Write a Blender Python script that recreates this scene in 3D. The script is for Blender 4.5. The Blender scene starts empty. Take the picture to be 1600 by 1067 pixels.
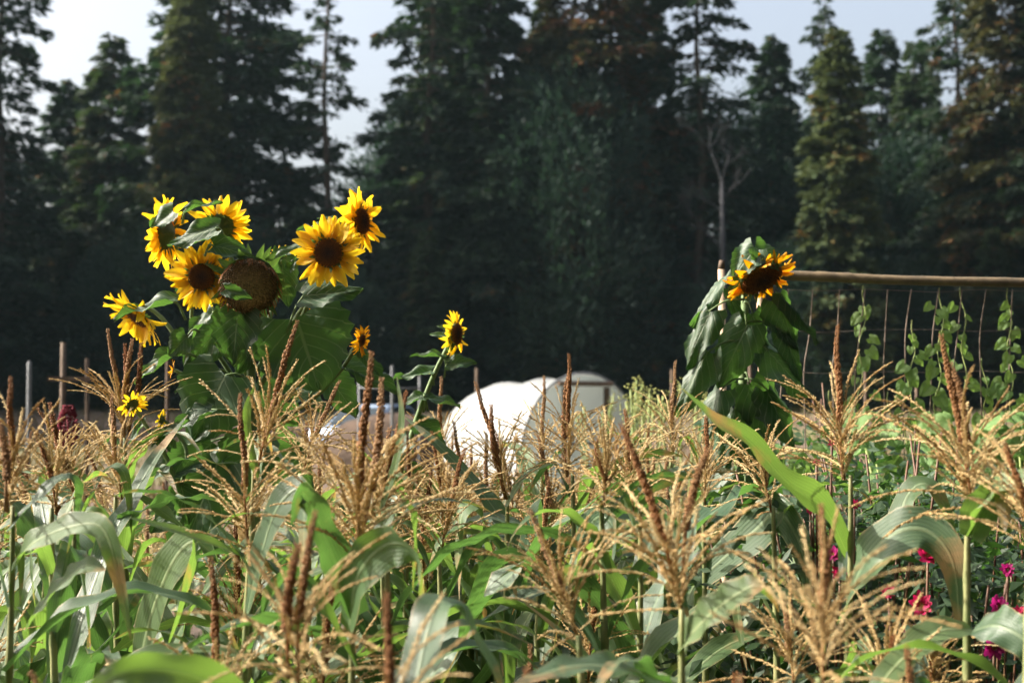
import bpy, math, random
import numpy as np
from mathutils import Vector, Matrix, Quaternion

R = math.radians
sc = bpy.context.scene
col = sc.collection

# ------------------------------------------------------------------ camera
F = 1600 * 50 / 36.0
PITCH = math.atan(87 / F)
CAMZ = 1.6
cam_d = bpy.data.cameras.new('camera'); cam = bpy.data.objects.new('camera', cam_d); col.objects.link(cam)
cam.location = (0, 0, CAMZ); cam.rotation_euler = (R(90) + PITCH, 0, 0)
cam_d.lens = 50; cam_d.sensor_width = 36; cam_d.clip_start = 0.05; cam_d.clip_end = 3000
cam_d.dof.use_dof = True; cam_d.dof.focus_distance = 3.65; cam_d.dof.aperture_fstop = 4.2
sc.camera = cam

# ------------------------------------------------------------------ sky, sun, exposure
SUN_EL, SUN_AZ = R(37), R(-84)           # azimuth from the view direction (+Y), negative = left
world = bpy.data.worlds.new('World'); sc.world = world; world.use_nodes = True
wn = world.node_tree.nodes; wl = world.node_tree.links
bg = wn['Background']; sky = wn.new('ShaderNodeTexSky'); sky.sky_type = 'NISHITA'; sky.sun_disc = False
sky.sun_elevation = SUN_EL; sky.sun_rotation = SUN_AZ; sky.altitude = 50
sky.air_density = 1.0; sky.dust_density = 8.0; sky.ozone_density = .6
hs = wn.new('ShaderNodeHueSaturation'); hs.inputs['Saturation'].default_value = .7; wl.new(sky.outputs[0], hs.inputs['Color']); wl.new(hs.outputs[0], bg.inputs[0]); bg.inputs[1].default_value = 0.15
sd = bpy.data.lights.new('sun', 'SUN'); sd.energy = 5.0; sd.angle = R(0.53); sd.color = (1.0, 0.93, 0.82)
sun = bpy.data.objects.new('sun', sd); col.objects.link(sun)
tosun = Vector((math.sin(SUN_AZ) * math.cos(SUN_EL), math.cos(SUN_AZ) * math.cos(SUN_EL), math.sin(SUN_EL)))
sun.rotation_euler = tosun.to_track_quat('Z', 'Y').to_euler(); sun.location = tosun * 60
sc.view_settings.view_transform = 'Standard'; sc.view_settings.look = 'None'
sc.view_settings.exposure = 1.18; sc.view_settings.gamma = 1.0
try: sc.view_settings.use_curve_mapping = False
except Exception: pass
sc.cycles.max_bounces = 8; sc.cycles.transparent_max_bounces = 8
sc.cycles.use_denoising = True

def at(px, py, Y):
    d = Vector((0, math.cos(PITCH), math.sin(PITCH))) + Vector((1, 0, 0)) * ((px - 800) / F) \
        + Vector((0, -math.sin(PITCH), math.cos(PITCH))) * ((533.5 - py) / F)
    return Vector((0, 0, CAMZ)) + d * (Y / d.y)
def px2m(p, Y): return p * Y / F

# ------------------------------------------------------------------ mesh helpers
def vec(a): return np.array(a, dtype=float)
def nrm(v):
    v = np.asarray(v, float); return v / max(np.linalg.norm(v), 1e-9)

class MB:
    def __init__(s): s.v = []; s.f = []; s.uv = []; s.m = []
    def add(s, verts, faces, uvs=None, mat=0):
        o = len(s.v); s.v += [tuple(map(float, p)) for p in verts]
        s.f += [tuple(i + o for i in q) for q in faces]; s.m += [mat] * len(faces)
        s.uv += list(uvs) if uvs is not None else [(0.5, 0.5)] * len(verts)
        return s
    def tube(s, pts, rad, n=6, mat=0, cap=True):
        pts = [vec(p) for p in pts]; k = len(pts)
        if not hasattr(rad, '__len__'): rad = [rad] * k
        t = nrm(pts[1] - pts[0]); a = vec((1, 0, 0)) if abs(t[0]) < .8 else vec((0, 1, 0))
        side = nrm(np.cross(t, a)); V = []; U = []
        for i in range(k):
            t = nrm(pts[min(i + 1, k - 1)] - pts[max(i - 1, 0)])
            side = nrm(side - t * np.dot(side, t)); b = np.cross(t, side)
            for j in range(n):
                q = 2 * math.pi * j / n
                V.append(pts[i] + (side * math.cos(q) + b * math.sin(q)) * rad[i]); U.append((j / n, i / (k - 1)))
        Fs = [(i * n + j, i * n + (j + 1) % n, (i + 1) * n + (j + 1) % n, (i + 1) * n + j) for i in range(k - 1) for j in range(n)]
        if cap: Fs += [tuple(range(n - 1, -1, -1)), tuple((k - 1) * n + j for j in range(n))]
        return s.add(V, Fs, U, mat)
    def box(s, c, d, mat=0, M=None):
        x, y, z = d[0] / 2, d[1] / 2, d[2] / 2
        V = [Vector((sx * x, sy * y, sz * z)) for sx in (-1, 1) for sy in (-1, 1) for sz in (-1, 1)]
        V = [((M @ v) if M else v) + Vector(c) for v in V]
        return s.add(V, [(0, 1, 3, 2), (4, 6, 7, 5), (0, 4, 5, 1), (2, 3, 7, 6), (0, 2, 6, 4), (1, 5, 7, 3)], None, mat)
    def mesh(s, name, mats, smooth=True):
        me = bpy.data.meshes.new(name); me.from_pydata(s.v, [], s.f)
        for m in (mats if isinstance(mats, (list, tuple)) else [mats]): me.materials.append(m)
        uvl = me.uv_layers.new(name='UVMap')
        li = np.empty(len(me.loops), np.int32); me.loops.foreach_get('vertex_index', li)
        uvl.data.foreach_set('uv', np.array(s.uv, np.float32)[li].ravel())
        me.polygons.foreach_set('material_index', np.array(s.m, np.int32))
        me.polygons.foreach_set('use_smooth', np.full(len(me.polygons), smooth)); me.update()
        return me
    def shifted(s, o):
        s.v = [(p[0] - o[0], p[1] - o[1], p[2] - o[2]) for p in s.v]; return s
    def build(s, name, mats, parent=None, smooth=True, origin=None):
        """verts are in world space when a parent thing is given with its location as origin"""
        if origin is not None: s.shifted(origin)
        return link(name, s.mesh(name, mats, smooth), parent)

def link(name, data, parent=None, M=None):
    o = bpy.data.objects.new(name, data); col.objects.link(o)
    if parent is not None: o.parent = parent
    if M is not None:
        l, q, sc_ = M.decompose(); o.rotation_mode = 'QUATERNION'; o.location = l; o.rotation_quaternion = q; o.scale = sc_
        LOCAL[o] = M
    return o
LOCAL = {}
def tag(o, label, cat, group=None, kind=None):
    if label: o['label'] = label
    if cat: o['category'] = cat
    if group: o['group'] = group
    if kind: o['kind'] = kind
    return o
def thing(name, loc, label, cat, group=None):
    o = link(name, None); o.location = loc; o.empty_display_size = .1
    return tag(o, label, cat, group)
def np_mesh(name, V, quads, mat, smooth=False):
    """fast mesh from numpy arrays: V (n,3), quads (m,4)"""
    me = bpy.data.meshes.new(name); n, m = len(V), len(quads); k = quads.shape[1]
    me.vertices.add(n); me.vertices.foreach_set('co', V.astype(np.float32).ravel())
    me.loops.add(m * k); me.loops.foreach_set('vertex_index', quads.astype(np.int32).ravel())
    me.polygons.add(m); me.polygons.foreach_set('loop_start', np.arange(0, m * k, k, dtype=np.int32))
    me.polygons.foreach_set('loop_total', np.full(m, k, np.int32))
    me.polygons.foreach_set('use_smooth', np.full(m, smooth))
    me.materials.append(mat); me.update(calc_edges=True); me.validate(); return me

def spline(ctrl, n):
    P = [vec(p) for p in ctrl]
    if len(P) == 2: return [P[0] + (P[1] - P[0]) * i / (n - 1) for i in range(n)]
    P = [2 * P[0] - P[1]] + P + [2 * P[-1] - P[-2]]; m = len(P) - 3; out = []
    for i in range(n):
        x = i / (n - 1) * m; k = min(int(x), m - 1); t = x - k; a, b, c, d = P[k:k + 4]
        out.append(.5 * ((2 * b) + (c - a) * t + (2 * a - 5 * b + 4 * c - d) * t * t + (3 * b - a - 3 * c + d) * t ** 3))
    return out

# ------------------------------------------------------------------ materials
def new_mat(name):
    m = bpy.data.materials.new(name); m.use_nodes = True; nt = m.node_tree
    return m, nt, nt.nodes, nt.links, nt.nodes['Principled BSDF']
def ramp(nt, pairs, fac):
    r = nt.nodes.new('ShaderNodeValToRGB'); e = r.color_ramp.elements
    while len(e) < len(pairs): e.new(0.5)
    for x, (p, c) in zip(e, pairs): x.position = p; x.color = (*c, 1) if len(c) == 3 else c
    nt.links.new(fac, r.inputs[0]); return r.outputs[0]
def noise(nt, scale, detail=4, coord='Object', rough=.55, vecin=None):
    n = nt.nodes.new('ShaderNodeTexNoise'); n.inputs['Scale'].default_value = scale
    n.inputs['Detail'].default_value = detail; n.inputs['Roughness'].default_value = rough
    if vecin is None:
        tc = nt.nodes.new('ShaderNodeTexCoord'); vecin = tc.outputs[coord]
    nt.links.new(vecin, n.inputs['Vector']); return n.outputs[0]
def math_n(nt, op, a, b=None):
    n = nt.nodes.new('ShaderNodeMath'); n.operation = op
    for i, x in enumerate((a, b)):
        if x is None: continue
        if isinstance(x, (int, float)): n.inputs[i].default_value = x
        else: nt.links.new(x, n.inputs[i])
    return n.outputs[0]
def mixc(nt, fac, a, b, mode='MIX'):
    n = nt.nodes.new('ShaderNodeMix'); n.data_type = 'RGBA'; n.blend_type = mode
    for s, x in ((n.inputs[0], fac), (n.inputs[6], a), (n.inputs[7], b)):
        if isinstance(x, (int, float)): s.default_value = x
        elif isinstance(x, tuple): s.default_value = (*x, 1)
        else: nt.links.new(x, s)
    return n.outputs[2]
def hsv(nt, colr, h=None, s=None, v=None):
    n = nt.nodes.new('ShaderNodeHueSaturation'); nt.links.new(colr, n.inputs['Color'])
    for k, x in (('Hue', h), ('Saturation', s), ('Value', v)):
        if x is None: continue
        if isinstance(x, (int, float)): n.inputs[k].default_value = x
        else: nt.links.new(x, n.inputs[k])
    return n.outputs[0]
def maprange(nt, x, a, b, c, d):
    n = nt.nodes.new('ShaderNodeMapRange'); nt.links.new(x, n.inputs[0])
    for i, q in enumerate((a, b, c, d)): n.inputs[i + 1].default_value = q
    return n.outputs[0]
def bump(nt, h, strength, dist, bsdf):
    b = nt.nodes.new('ShaderNodeBump'); b.inputs['Strength'].default_value = strength; b.inputs['Distance'].default_value = dist
    nt.links.new(h, b.inputs['Height']); nt.links.new(b.outputs[0], bsdf.inputs['Normal']); return b.outputs[0]
def add_trans(nt, bsdf, colr, fac, normal=None):
    tr = nt.nodes.new('ShaderNodeBsdfTranslucent'); mx = nt.nodes.new('ShaderNodeMixShader')
    if isinstance(colr, tuple): tr.inputs[0].default_value = (*colr, 1)
    else: nt.links.new(colr, tr.inputs[0])
    if isinstance(fac, (int, float)): mx.inputs[0].default_value = fac
    else: nt.links.new(fac, mx.inputs[0])
    nt.links.new(bsdf.outputs[0], mx.inputs[1]); nt.links.new(tr.outputs[0], mx.inputs[2])
    nt.links.new(mx.outputs[0], nt.nodes['Material Output'].inputs[0])
def objrand(nt):
    return nt.nodes.new('ShaderNodeObjectInfo').outputs['Random']

def plain(name, c1, c2, scale=8, rough=.8, bmp=.2, bd=.01, spec=.3, detail=6):
    m, nt, N, L, b = new_mat(name)
    n = noise(nt, scale, detail); c = ramp(nt, [(.3, c1), (.7, c2)], n)
    c = hsv(nt, c, v=maprange(nt, objrand(nt), 0, 1, .85, 1.15))
    L.new(c, b.inputs['Base Color']); b.inputs['Roughness'].default_value = rough; b.inputs['Specular IOR Level'].default_value = spec
    bump(nt, noise(nt, scale * 4, 5), bmp, bd, b); return m

def corn_leaf_mat(name, ca, cb, tcol, tfac, rib):
    m, nt, N, L, b = new_mat(name)
    uv = N.new('ShaderNodeTexCoord').outputs['UV']; sep = N.new('ShaderNodeSeparateXYZ'); L.new(uv, sep.inputs[0])
    u, v = sep.outputs[0], sep.outputs[1]
    mid = math_n(nt, 'ABSOLUTE', math_n(nt, 'SUBTRACT', u, .5))
    midm = maprange(nt, mid, .02, .065, 1, 0)
    stripe = math_n(nt, 'SINE', math_n(nt, 'MULTIPLY', u, 190))
    stripe2 = math_n(nt, 'SINE', math_n(nt, 'MULTIPLY', u, 71))
    st = math_n(nt, 'ADD', math_n(nt, 'MULTIPLY', stripe, .5), math_n(nt, 'MULTIPLY', stripe2, .5))
    n1 = noise(nt, 7, 5)
    r = objrand(nt)
    base = mixc(nt, maprange(nt, n1, .3, .7, 0, 1), ca, cb)
    base = mixc(nt, maprange(nt, st, -1, 1, 0, .38), base, rib)
    base = mixc(nt, math_n(nt, 'MULTIPLY', midm, .95), base, rib)
    # dry, tan tips and blotches
    dry = math_n(nt, 'ADD', math_n(nt, 'MULTIPLY', v, .55), noise(nt, 9, 6))
    drym = maprange(nt, dry, .95, 1.08, 0, .9)
    base = mixc(nt, drym, base, (.38, .27, .12))
    edge = math_n(nt, 'ADD', mid, maprange(nt, noise(nt, 22, 4), .3, .7, -.05, .05))
    base = mixc(nt, maprange(nt, edge, .46, .51, 0, .65), base, (.34, .26, .12))
    base = mixc(nt, maprange(nt, noise(nt, 75, 4, rough=.65), .66, .72, 0, .7), base, (.22, .16, .07))
    base = hsv(nt, base, h=maprange(nt, r, 0, 1, .48, .515), v=maprange(nt, r, 0, 1, 1.15, .8))
    L.new(base, b.inputs['Base Color']); L.new(maprange(nt, noise(nt, 16, 5), .3, .7, .3, .56), b.inputs['Roughness']); b.inputs['Specular IOR Level'].default_value = .6
    hgt = math_n(nt, 'ADD', math_n(nt, 'MULTIPLY', st, .5), math_n(nt, 'MULTIPLY', midm, -2.0))
    bump(nt, math_n(nt, 'ADD', hgt, math_n(nt, 'MULTIPLY', n1, 2)), .6, .0016, b)
    tc = mixc(nt, drym, tcol, (.5, .3, .08))
    tc = hsv(nt, tc, v=maprange(nt, st, -1, 1, .85, 1.1))
    add_trans(nt, b, tc, tfac); return m

def broad_leaf_mat(name, ca, cb, tcol, tfac, veincol, rough=.5):
    m, nt, N, L, b = new_mat(name)
    uv = N.new('ShaderNodeTexCoord').outputs['UV']; sep = N.new('ShaderNodeSeparateXYZ'); L.new(uv, sep.inputs[0])
    au = math_n(nt, 'ABSOLUTE', math_n(nt, 'SUBTRACT', sep.outputs[0], .5)); v = sep.outputs[1]
    ph = math_n(nt, 'MULTIPLY', math_n(nt, 'SUBTRACT', math_n(nt, 'MULTIPLY', v, 6.5), math_n(nt, 'MULTIPLY', au, 6.0)), 6.2832)
    vein = maprange(nt, math_n(nt, 'SINE', ph), .86, .99, 0, 1)
    mid = maprange(nt, au, .008, .022, 1, 0)
    veins = math_n(nt, 'MAXIMUM', math_n(nt, 'MULTIPLY', vein, .7), mid)
    n1 = noise(nt, 12, 6); r = objrand(nt)
    fine = noise(nt, 60, 4)
    base = mixc(nt, maprange(nt, n1, .3, .7, 0, 1), ca, cb)
    base = mixc(nt, math_n(nt, 'MULTIPLY', veins, .75), base, veincol)
    base = mixc(nt, maprange(nt, noise(nt, 38, 5, rough=.7), .66, .72, 0, .8), base, (.20, .17, .05))
    base = hsv(nt, base, h=maprange(nt, r, 0, 1, .485, .51), v=maprange(nt, r, 0, 1, .85, 1.2))
    L.new(base, b.inputs['Base Color']); b.inputs['Roughness'].default_value = rough; b.inputs['Specular IOR Level'].default_value = .45
    h = math_n(nt, 'SUBTRACT', math_n(nt, 'ADD', math_n(nt, 'MULTIPLY', n1, 1.5), math_n(nt, 'MULTIPLY', fine, .6)), veins)
    bump(nt, h, .5, .004, b)
    add_trans(nt, b, mixc(nt, math_n(nt, 'MULTIPLY', veins, .45), tcol, (.08, .13, .03)), tfac); return m

def petal_mat(name, tip, root, ttip, tfac=.45):
    m, nt, N, L, b = new_mat(name)
    uv = N.new('ShaderNodeTexCoord').outputs['UV']; sep = N.new('ShaderNodeSeparateXYZ'); L.new(uv, sep.inputs[0])
    c = mixc(nt, maprange(nt, sep.outputs[1], .0, .45, 1, 0), tip, root)
    st = math_n(nt, 'SINE', math_n(nt, 'MULTIPLY', sep.outputs[0], 40))
    c = hsv(nt, c, h=maprange(nt, objrand(nt), 0, 1, .49, .507), v=maprange(nt, st, -1, 1, .88, 1.05))
    L.new(c, b.inputs['Base Color']); b.inputs['Roughness'].default_value = .6
    bump(nt, st, .3, .0008, b); add_trans(nt, b, mixc(nt, maprange(nt, sep.outputs[1], .0, .4, .5, 0), ttip, root), tfac); return m

def fibre_mat(name, c1, c2, tcol, tfac, scale=160, rough=.7):
    m, nt, N, L, b = new_mat(name)
    n = noise(nt, scale, 3); c = ramp(nt, [(.3, c1), (.7, c2)], n)
    r = objrand(nt); c = hsv(nt, c, h=maprange(nt, r, 0, 1, .49, .51), s=maprange(nt, r, 0, 1, 1.1, .85), v=maprange(nt, r, 0, 1, .75, 1.25))
    L.new(c, b.inputs['Base Color']); b.inputs['Roughness'].default_value = rough; b.inputs['Specular IOR Level'].default_value = .35
    add_trans(nt, b, tcol, tfac); return m

def needle_mat(name, c1, c2, rust, amount, tcol):
    m, nt, N, L, b = new_mat(name)
    g = N.new('ShaderNodeNewGeometry').outputs['Random Per Island']
    n = noise(nt, .55, 4); base = mixc(nt, g, c1, c2)
    big = noise(nt, .33, 5, rough=.7)
    msk = maprange(nt, math_n(nt, 'ADD', big, math_n(nt, 'MULTIPLY', g, .16)), .70 - amount, .78 - amount, 0, 1)
    base = mixc(nt, msk, base, rust)
    base = hsv(nt, base, h=maprange(nt, objrand(nt), 0, 1, .48, .52), v=maprange(nt, n, .3, .7, .65, 1.35))
    L.new(base, b.inputs['Base Color']); b.inputs['Roughness'].default_value = .6; b.inputs['Specular IOR Level'].default_value = .25
    add_trans(nt, b, mixc(nt, msk, tcol, rust), .22); return m

M = {}
M['corn'] = corn_leaf_mat('corn_leaf', (.045, .098, .036), (.075, .138, .05), (.22, .39, .055), .33, (.24, .30, .15))
M['corn_dark'] = corn_leaf_mat('corn_leaf_bluish', (.032, .072, .038), (.05, .098, .048), (.13, .29, .05), .28, (.16, .22, .12))
M['corn_dry'] = corn_leaf_mat('corn_leaf_dry', (.30, .24, .12), (.22, .20, .09), (.5, .36, .13), .35, (.42, .34, .2))
M['stalk'] = plain('corn_stalk', (.09, .13, .04), (.30, .29, .13), 22, .6, .4, .002, .35)
M['tassel'] = fibre_mat('tassel_branch', (.40, .27, .105), (.66, .495, .235), (.56, .38, .13), .25)
M['spike'] = fibre_mat('tassel_spike', (.15, .065, .02), (.31, .15, .05), (.28, .11, .025), .12)
M['sf_leaf'] = broad_leaf_mat('sunflower_leaf', (.03, .062, .034), (.05, .09, .046), (.12, .28, .04), .27, (.24, .30, .18), .50)
M['sf_stem'] = plain('sunflower_stem', (.12, .19, .07), (.2, .27, .12), 30, .6, .3, .002)
M['petal'] = petal_mat('sunflower_petal', (.86, .57, .02), (.80, .36, .006), (.92, .64, .02))
M['petal_old'] = petal_mat('wilting_petal', (.75, .33, .006), (.5, .16, .005), (.8, .36, .005))
M['calyx'] = broad_leaf_mat('sunflower_bract', (.06, .11, .04), (.1, .16, .06), (.18, .34, .05), .25, (.15, .2, .08))
M['wilt'] = fibre_mat('withered_petal', (.2, .07, .02), (.34, .15, .04), (.3, .1, .02), .2, 60)

def disc_mat(name, centre, mid, rim):
    m, nt, N, L, b = new_mat(name)
    uv = N.new('ShaderNodeTexCoord').outputs['UV']; sep = N.new('ShaderNodeSeparateXYZ'); L.new(uv, sep.inputs[0])
    r = math_n(nt, 'ADD', sep.outputs[0], maprange(nt, noise(nt, 90, 3), .3, .7, -.08, .08))
    isl = N.new('ShaderNodeNewGeometry').outputs['Random Per Island']
    L.new(hsv(nt, ramp(nt, [(.1, centre), (.45, mid), (.95, rim)], r), v=maprange(nt, isl, 0, 1, .45, 1.5)), b.inputs['Base Color']); b.inputs['Roughness'].default_value = .8
    bump(nt, noise(nt, 300, 2), .4, .002, b); return m
M['disc'] = disc_mat('disc_florets', (.035, .016, .008), (.10, .035, .010), (.24, .085, .012))
M['seed'] = disc_mat('seed_head', (.26, .19, .085), (.30, .21, .09), (.17, .10, .04))
M['bean'] = broad_leaf_mat('bean_leaf', (.10, .18, .05), (.145, .245, .07), (.27, .45, .08), .38, (.2, .3, .1))
M['bean_stem'] = plain('bean_stem', (.2, .27, .08), (.3, .34, .13), 30, .6)
M['dahlia_leaf'] = broad_leaf_mat('dahlia_leaf', (.022, .048, .02), (.038, .075, .028), (.07, .18, .025), .3, (.05, .10, .035))
M['dahlia_stem'] = plain('dahlia_stem', (.10, .045, .03), (.16, .09, .05), 30, .5)
M['dahlia'] = petal_mat('dahlia_petal', (.45, .01, .085), (.32, .005, .055), (.55, .015, .10), .35)
M['dahlia_purple'] = petal_mat('dahlia_petal_purple', (.42, .012, .16), (.3, .006, .12), (.5, .02, .2), .4)
M['pollen'] = plain('dahlia_centre', (.5, .3, .03), (.6, .4, .05), 60)
M['amaranth'] = plain('amaranth_plume', (.14, .008, .02), (.24, .02, .04), 60, .8, .8, .01)
M['brassica'] = plain('brassica_bloom', (.20, .22, .06), (.32, .33, .11), 50)
M['soil'] = plain('soil', (.045, .03, .02), (.10, .07, .045), 3, .95, .8, .05)
M['bamboo'] = plain('bamboo', (.10, .08, .055), (.24, .175, .10), 14, .6, .5, .004, .3)
M['wood'] = plain('weathered_wood', (.085, .06, .042), (.16, .115, .085), 11, .85, .5, .006)
M['stake'] = plain('pale_stake', (.42, .30, .20), (.55, .42, .30), 16, .8, .3, .004)
M['metal_post'] = plain('galvanised_post', (.11, .12, .13), (.18, .19, .20), 14, .5)
M['wire'] = plain('string_wire', (.15, .11, .085), (.24, .19, .15), 20, .7)
M['bark'] = plain('conifer_bark', (.055, .04, .032), (.11, .08, .06), 5, .95, .8, .04)
M['grey_bark'] = plain('dead_bark', (.028, .028, .032), (.045, .045, .05), 5, .9, .6, .03)

# ------------------------------------------------------------------ ground
def gz(x, y):
    t = min(max((y - 38) / 26, 0), 1); return 1.05 * t * t * (3 - 2 * t)
def make_ground():
    xs = [-400, -250, -150] + list(np.linspace(-90, 90, 61)) + [150, 250, 400]
    ys = [-400, -200, -60] + list(np.linspace(-20, 110, 88)) + [160, 250, 400]
    rg = random.Random(4)
    V = [(x, y, gz(x, y) + (rg.uniform(-.03, .03) if abs(x) < 90 and -20 < y < 110 else 0)) for y in ys for x in xs]; n = len(xs)
    Fs = [(j * n + i, j * n + i + 1, (j + 1) * n + i + 1, (j + 1) * n + i) for j in range(len(ys) - 1) for i in range(n - 1)]
    m, nt, N, L, b = new_mat('ground_earth')
    big = noise(nt, .09, 5); fine = noise(nt, 2.2, 8)
    earth = ramp(nt, [(.3, (.07, .045, .03)), (.7, (.16, .105, .07))], fine)
    grass = ramp(nt, [(.3, (.09, .10, .035)), (.7, (.20, .17, .075))], fine)
    sp = N.new('ShaderNodeSeparateXYZ'); L.new(N.new('ShaderNodeTexCoord').outputs['Object'], sp.inputs[0])
    bed = maprange(nt, math_n(nt, 'ADD', sp.outputs[1], math_n(nt, 'MULTIPLY', big, 3)), 10, 12, 1, 0)
    shade_soil = ramp(nt, [(.3, (.018, .013, .009)), (.7, (.045, .032, .022))], fine)  # bed soil, its colour darkened to stand for shade between the corn stalks
    L.new(mixc(nt, bed, mixc(nt, maprange(nt, big, .44, .56, 0, 1), earth, grass), shade_soil), b.inputs['Base Color']); b.inputs['Roughness'].default_value = .95
    bump(nt, noise(nt, 7, 8), .8, .06, b)
    tag(MB().add(V, Fs).build('ground', m), None, None, None, 'structure')
make_ground()

# ------------------------------------------------------------------ forest
def spray_mesh(name, P, D, S, Ln, W, mat):
    """folded rhombic needle sprays: position, direction, side, length, width"""
    n = len(P); up = np.cross(S, D)
    a = P; b = P + D * (Ln * .45)[:, None] + S * W[:, None] - up * (W * .35)[:, None]
    c = P + D * Ln[:, None] - vec((0, 0, 1)) * (Ln * .18)[:, None]; d = P + D * (Ln * .45)[:, None] - S * W[:, None] - up * (W * .35)[:, None]
    V = np.stack([a, b, c, d], 1).reshape(-1, 3); Q = np.arange(n * 4).reshape(n, 4)
    return np_mesh(name, V, Q, mat)
def unit(a): return a / np.maximum(np.linalg.norm(a, axis=1, keepdims=True), 1e-9)

def conifer(name, seed, H, z0, Rm, prof, gap, k, rise, droop, dens, mat, spread=.36, spray=(.28, .55), irregular=.3, trunk_r=.3):
    rg = np.random.default_rng(seed); mb = MB()
    wob = [(.12 * math.sin(i * 1.3 + seed), .12 * math.cos(i * .9 + seed), H * i / 10) for i in range(11)]
    mb.tube(wob, [trunk_r * (1 - i / 10.6) for i in range(11)], 8)
    P = []; D = []; z = z0
    while z < H - .15:
        t = (z - z0) / (H - z0); r = Rm * prof(t) + .12
        for _ in range(int(rg.integers(k - 1, k + 2))):
            az = rg.uniform(0, 6.2832); ln = r * rg.uniform(1 - irregular, 1 + irregular * .6)
            out = vec((math.cos(az), math.sin(az), 0)); sd_ = vec((-math.sin(az), math.cos(az), 0))
            zz = z + rg.uniform(-.5, .5) * gap
            rs = rise * (.4 + 1.2 * t); dr = droop * rg.uniform(.7, 1.3)
            def pt(s): return out * (ln * s) + vec((0, 0, zz + ln * (rs * s - dr * s * s)))
            if ln > .5:
                mb.tube([pt(0), pt(.5), pt(.95)], [.018 * ln + .015, .012 * ln + .01, .006], 4, cap=False)
            m = int(dens * ln * (ln * .5 + .8)) + 4
            s = np.sqrt(rg.uniform(.03, 1, m)); lat = rg.uniform(-1, 1, m) * spread * ln * (1.12 - s)
            p = out[None] * (ln * s)[:, None] + sd_[None] * lat[:, None]
            p[:, 2] = zz + ln * (rs * s - dr * s * s) + rg.normal(0, .05 + .02 * ln, m) - np.abs(lat) * .25
            d = out[None] * .8 + sd_[None] * (np.sign(lat) * rg.uniform(.1, 1.1, m))[:, None] + rg.normal(0, .3, (m, 3))
            d[:, 2] += rs * .3 - dr * s * .8
            P.append(p); D.append(d)
        z += gap * rg.uniform(.7, 1.3) * (1 - .45 * t)
    P = np.concatenate(P); D = unit(np.concatenate(D)); n = len(P)
    rnd = rg.normal(0, 1, (n, 3)); rnd[:, 2] *= .5
    S = unit(np.cross(D, unit(vec((0, 0, 1))[None] + rnd * .55)))
    Ln = rg.uniform(*spray, n); W = Ln * rg.uniform(.16, .3, n)
    return mb.mesh(name + '_trunk', M['bark']), spray_mesh(name + '_crown', P, D, S, Ln, W, mat), H

def feathery(name, seed, H, Rm, mat):
    rg = np.random.default_rng(seed); mb = MB()
    mb.tube([(0, 0, 0), (.1, .05, H * .35), (0, 0, H * .8)], [.32, .2, .05], 8)
    P = []; D = []
    for i in range(420):
        t = rg.uniform(.04, 1) ** .8; zc = H * (.02 + .96 * t); r = Rm * (1 - max(0, (t - .25) / .78) ** 2.0) ** .5 * (.75 + .25 * min(1, t * 5))
        az = rg.uniform(0, 6.2832); q = rg.uniform(.45, 1.05) * r; c = vec((math.cos(az) * q, math.sin(az) * q, zc))
        if i % 6 == 0: mb.tube([(0, 0, zc * .75), c * .6 + vec((0, 0, zc * .36)), c], [.06, .04, .01], 4, cap=False)
        m = 70; off = rg.normal(0, 1, (m, 3)) * vec((.33, .33, .75)); P.append(c + off)
        d = vec((math.cos(az) * .45, math.sin(az) * .45, .75)) + rg.normal(0, .28, (m, 3)); D.append(d)
    P = np.concatenate(P); D = unit(np.concatenate(D)); n = len(P)
    S = unit(np.cross(D, rg.normal(0, 1, (n, 3)))); Ln = rg.uniform(.25, .5, n); W = Ln * rg.uniform(.1, .18, n)
    return mb.mesh(name + '_trunk', M['bark']), spray_mesh(name + '_crown', P, D, S, Ln, W, mat), H

dark = needle_mat('needles_dark', (.018, .034, .022), (.032, .052, .030), (.16, .065, .02), -.02, (.03, .07, .02))
mid = needle_mat('needles_mid', (.024, .042, .022), (.042, .062, .030), (.14, .07, .03), .03, (.05, .09, .02))
gold = needle_mat('needles_golden', (.05, .072, .03), (.09, .105, .045), (.20, .10, .035), .03, (.11, .14, .04))
rusty = needle_mat('needles_rusty', (.03, .045, .022), (.06, .06, .028), (.15, .075, .032), .10, (.08, .08, .02))
plume = needle_mat('needles_plume', (.014, .032, .024), (.024, .045, .031), (.05, .07, .03), -.1, (.03, .07, .03))

cone = lambda t: (1 - t) ** .55 * (.88 + .12 * math.sin(t * 31))
spire = lambda t: (1 - t) ** .5 * (.6 + .4 * math.sin(t * 40) ** 2)
egg = lambda t: max(0, math.sin(math.pi * (.12 + .88 * t) ** .9)) ** .7
wide = lambda t: (1 - t ** 2.2) ** .6 * (.72 + .28 * math.sin(t * 23) ** 2)
KIND = {
    'fir': conifer('fir', 1, 24, 1.0, 3.3, cone, .48, 6, .12, .35, 26, dark),
    'fir_mid': conifer('fir_mid', 2, 24, 1.0, 3.0, cone, .46, 6, .2, .4, 26, mid),
    'fir_gold': conifer('fir_gold', 3, 22, .8, 2.9, cone, .40, 7, .28, .35, 30, gold),
    'rust': conifer('rust', 4, 25, 2.0, 3.6, wide, .55, 6, .15, .32, 22, rusty),
    'layered': conifer('layered', 5, 25, 3.0, 3.5, spire, .85, 5, .02, .22, 26, dark, .5, (.28, .5), .4),
    'sparse': conifer('sparse', 6, 25, 8.5, 2.1, spire, .95, 4, .08, .16, 26, dark, .5, (.25, .45), .45, .26),
    'broad': conifer('broad', 7, 24, 3.5, 4.6, egg, .75, 6, .22, .25, 20, dark, .45, (.3, .55), .35, .4),
    'plume': feathery('plume', 8, 15, 4.6, plume),
}
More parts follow.
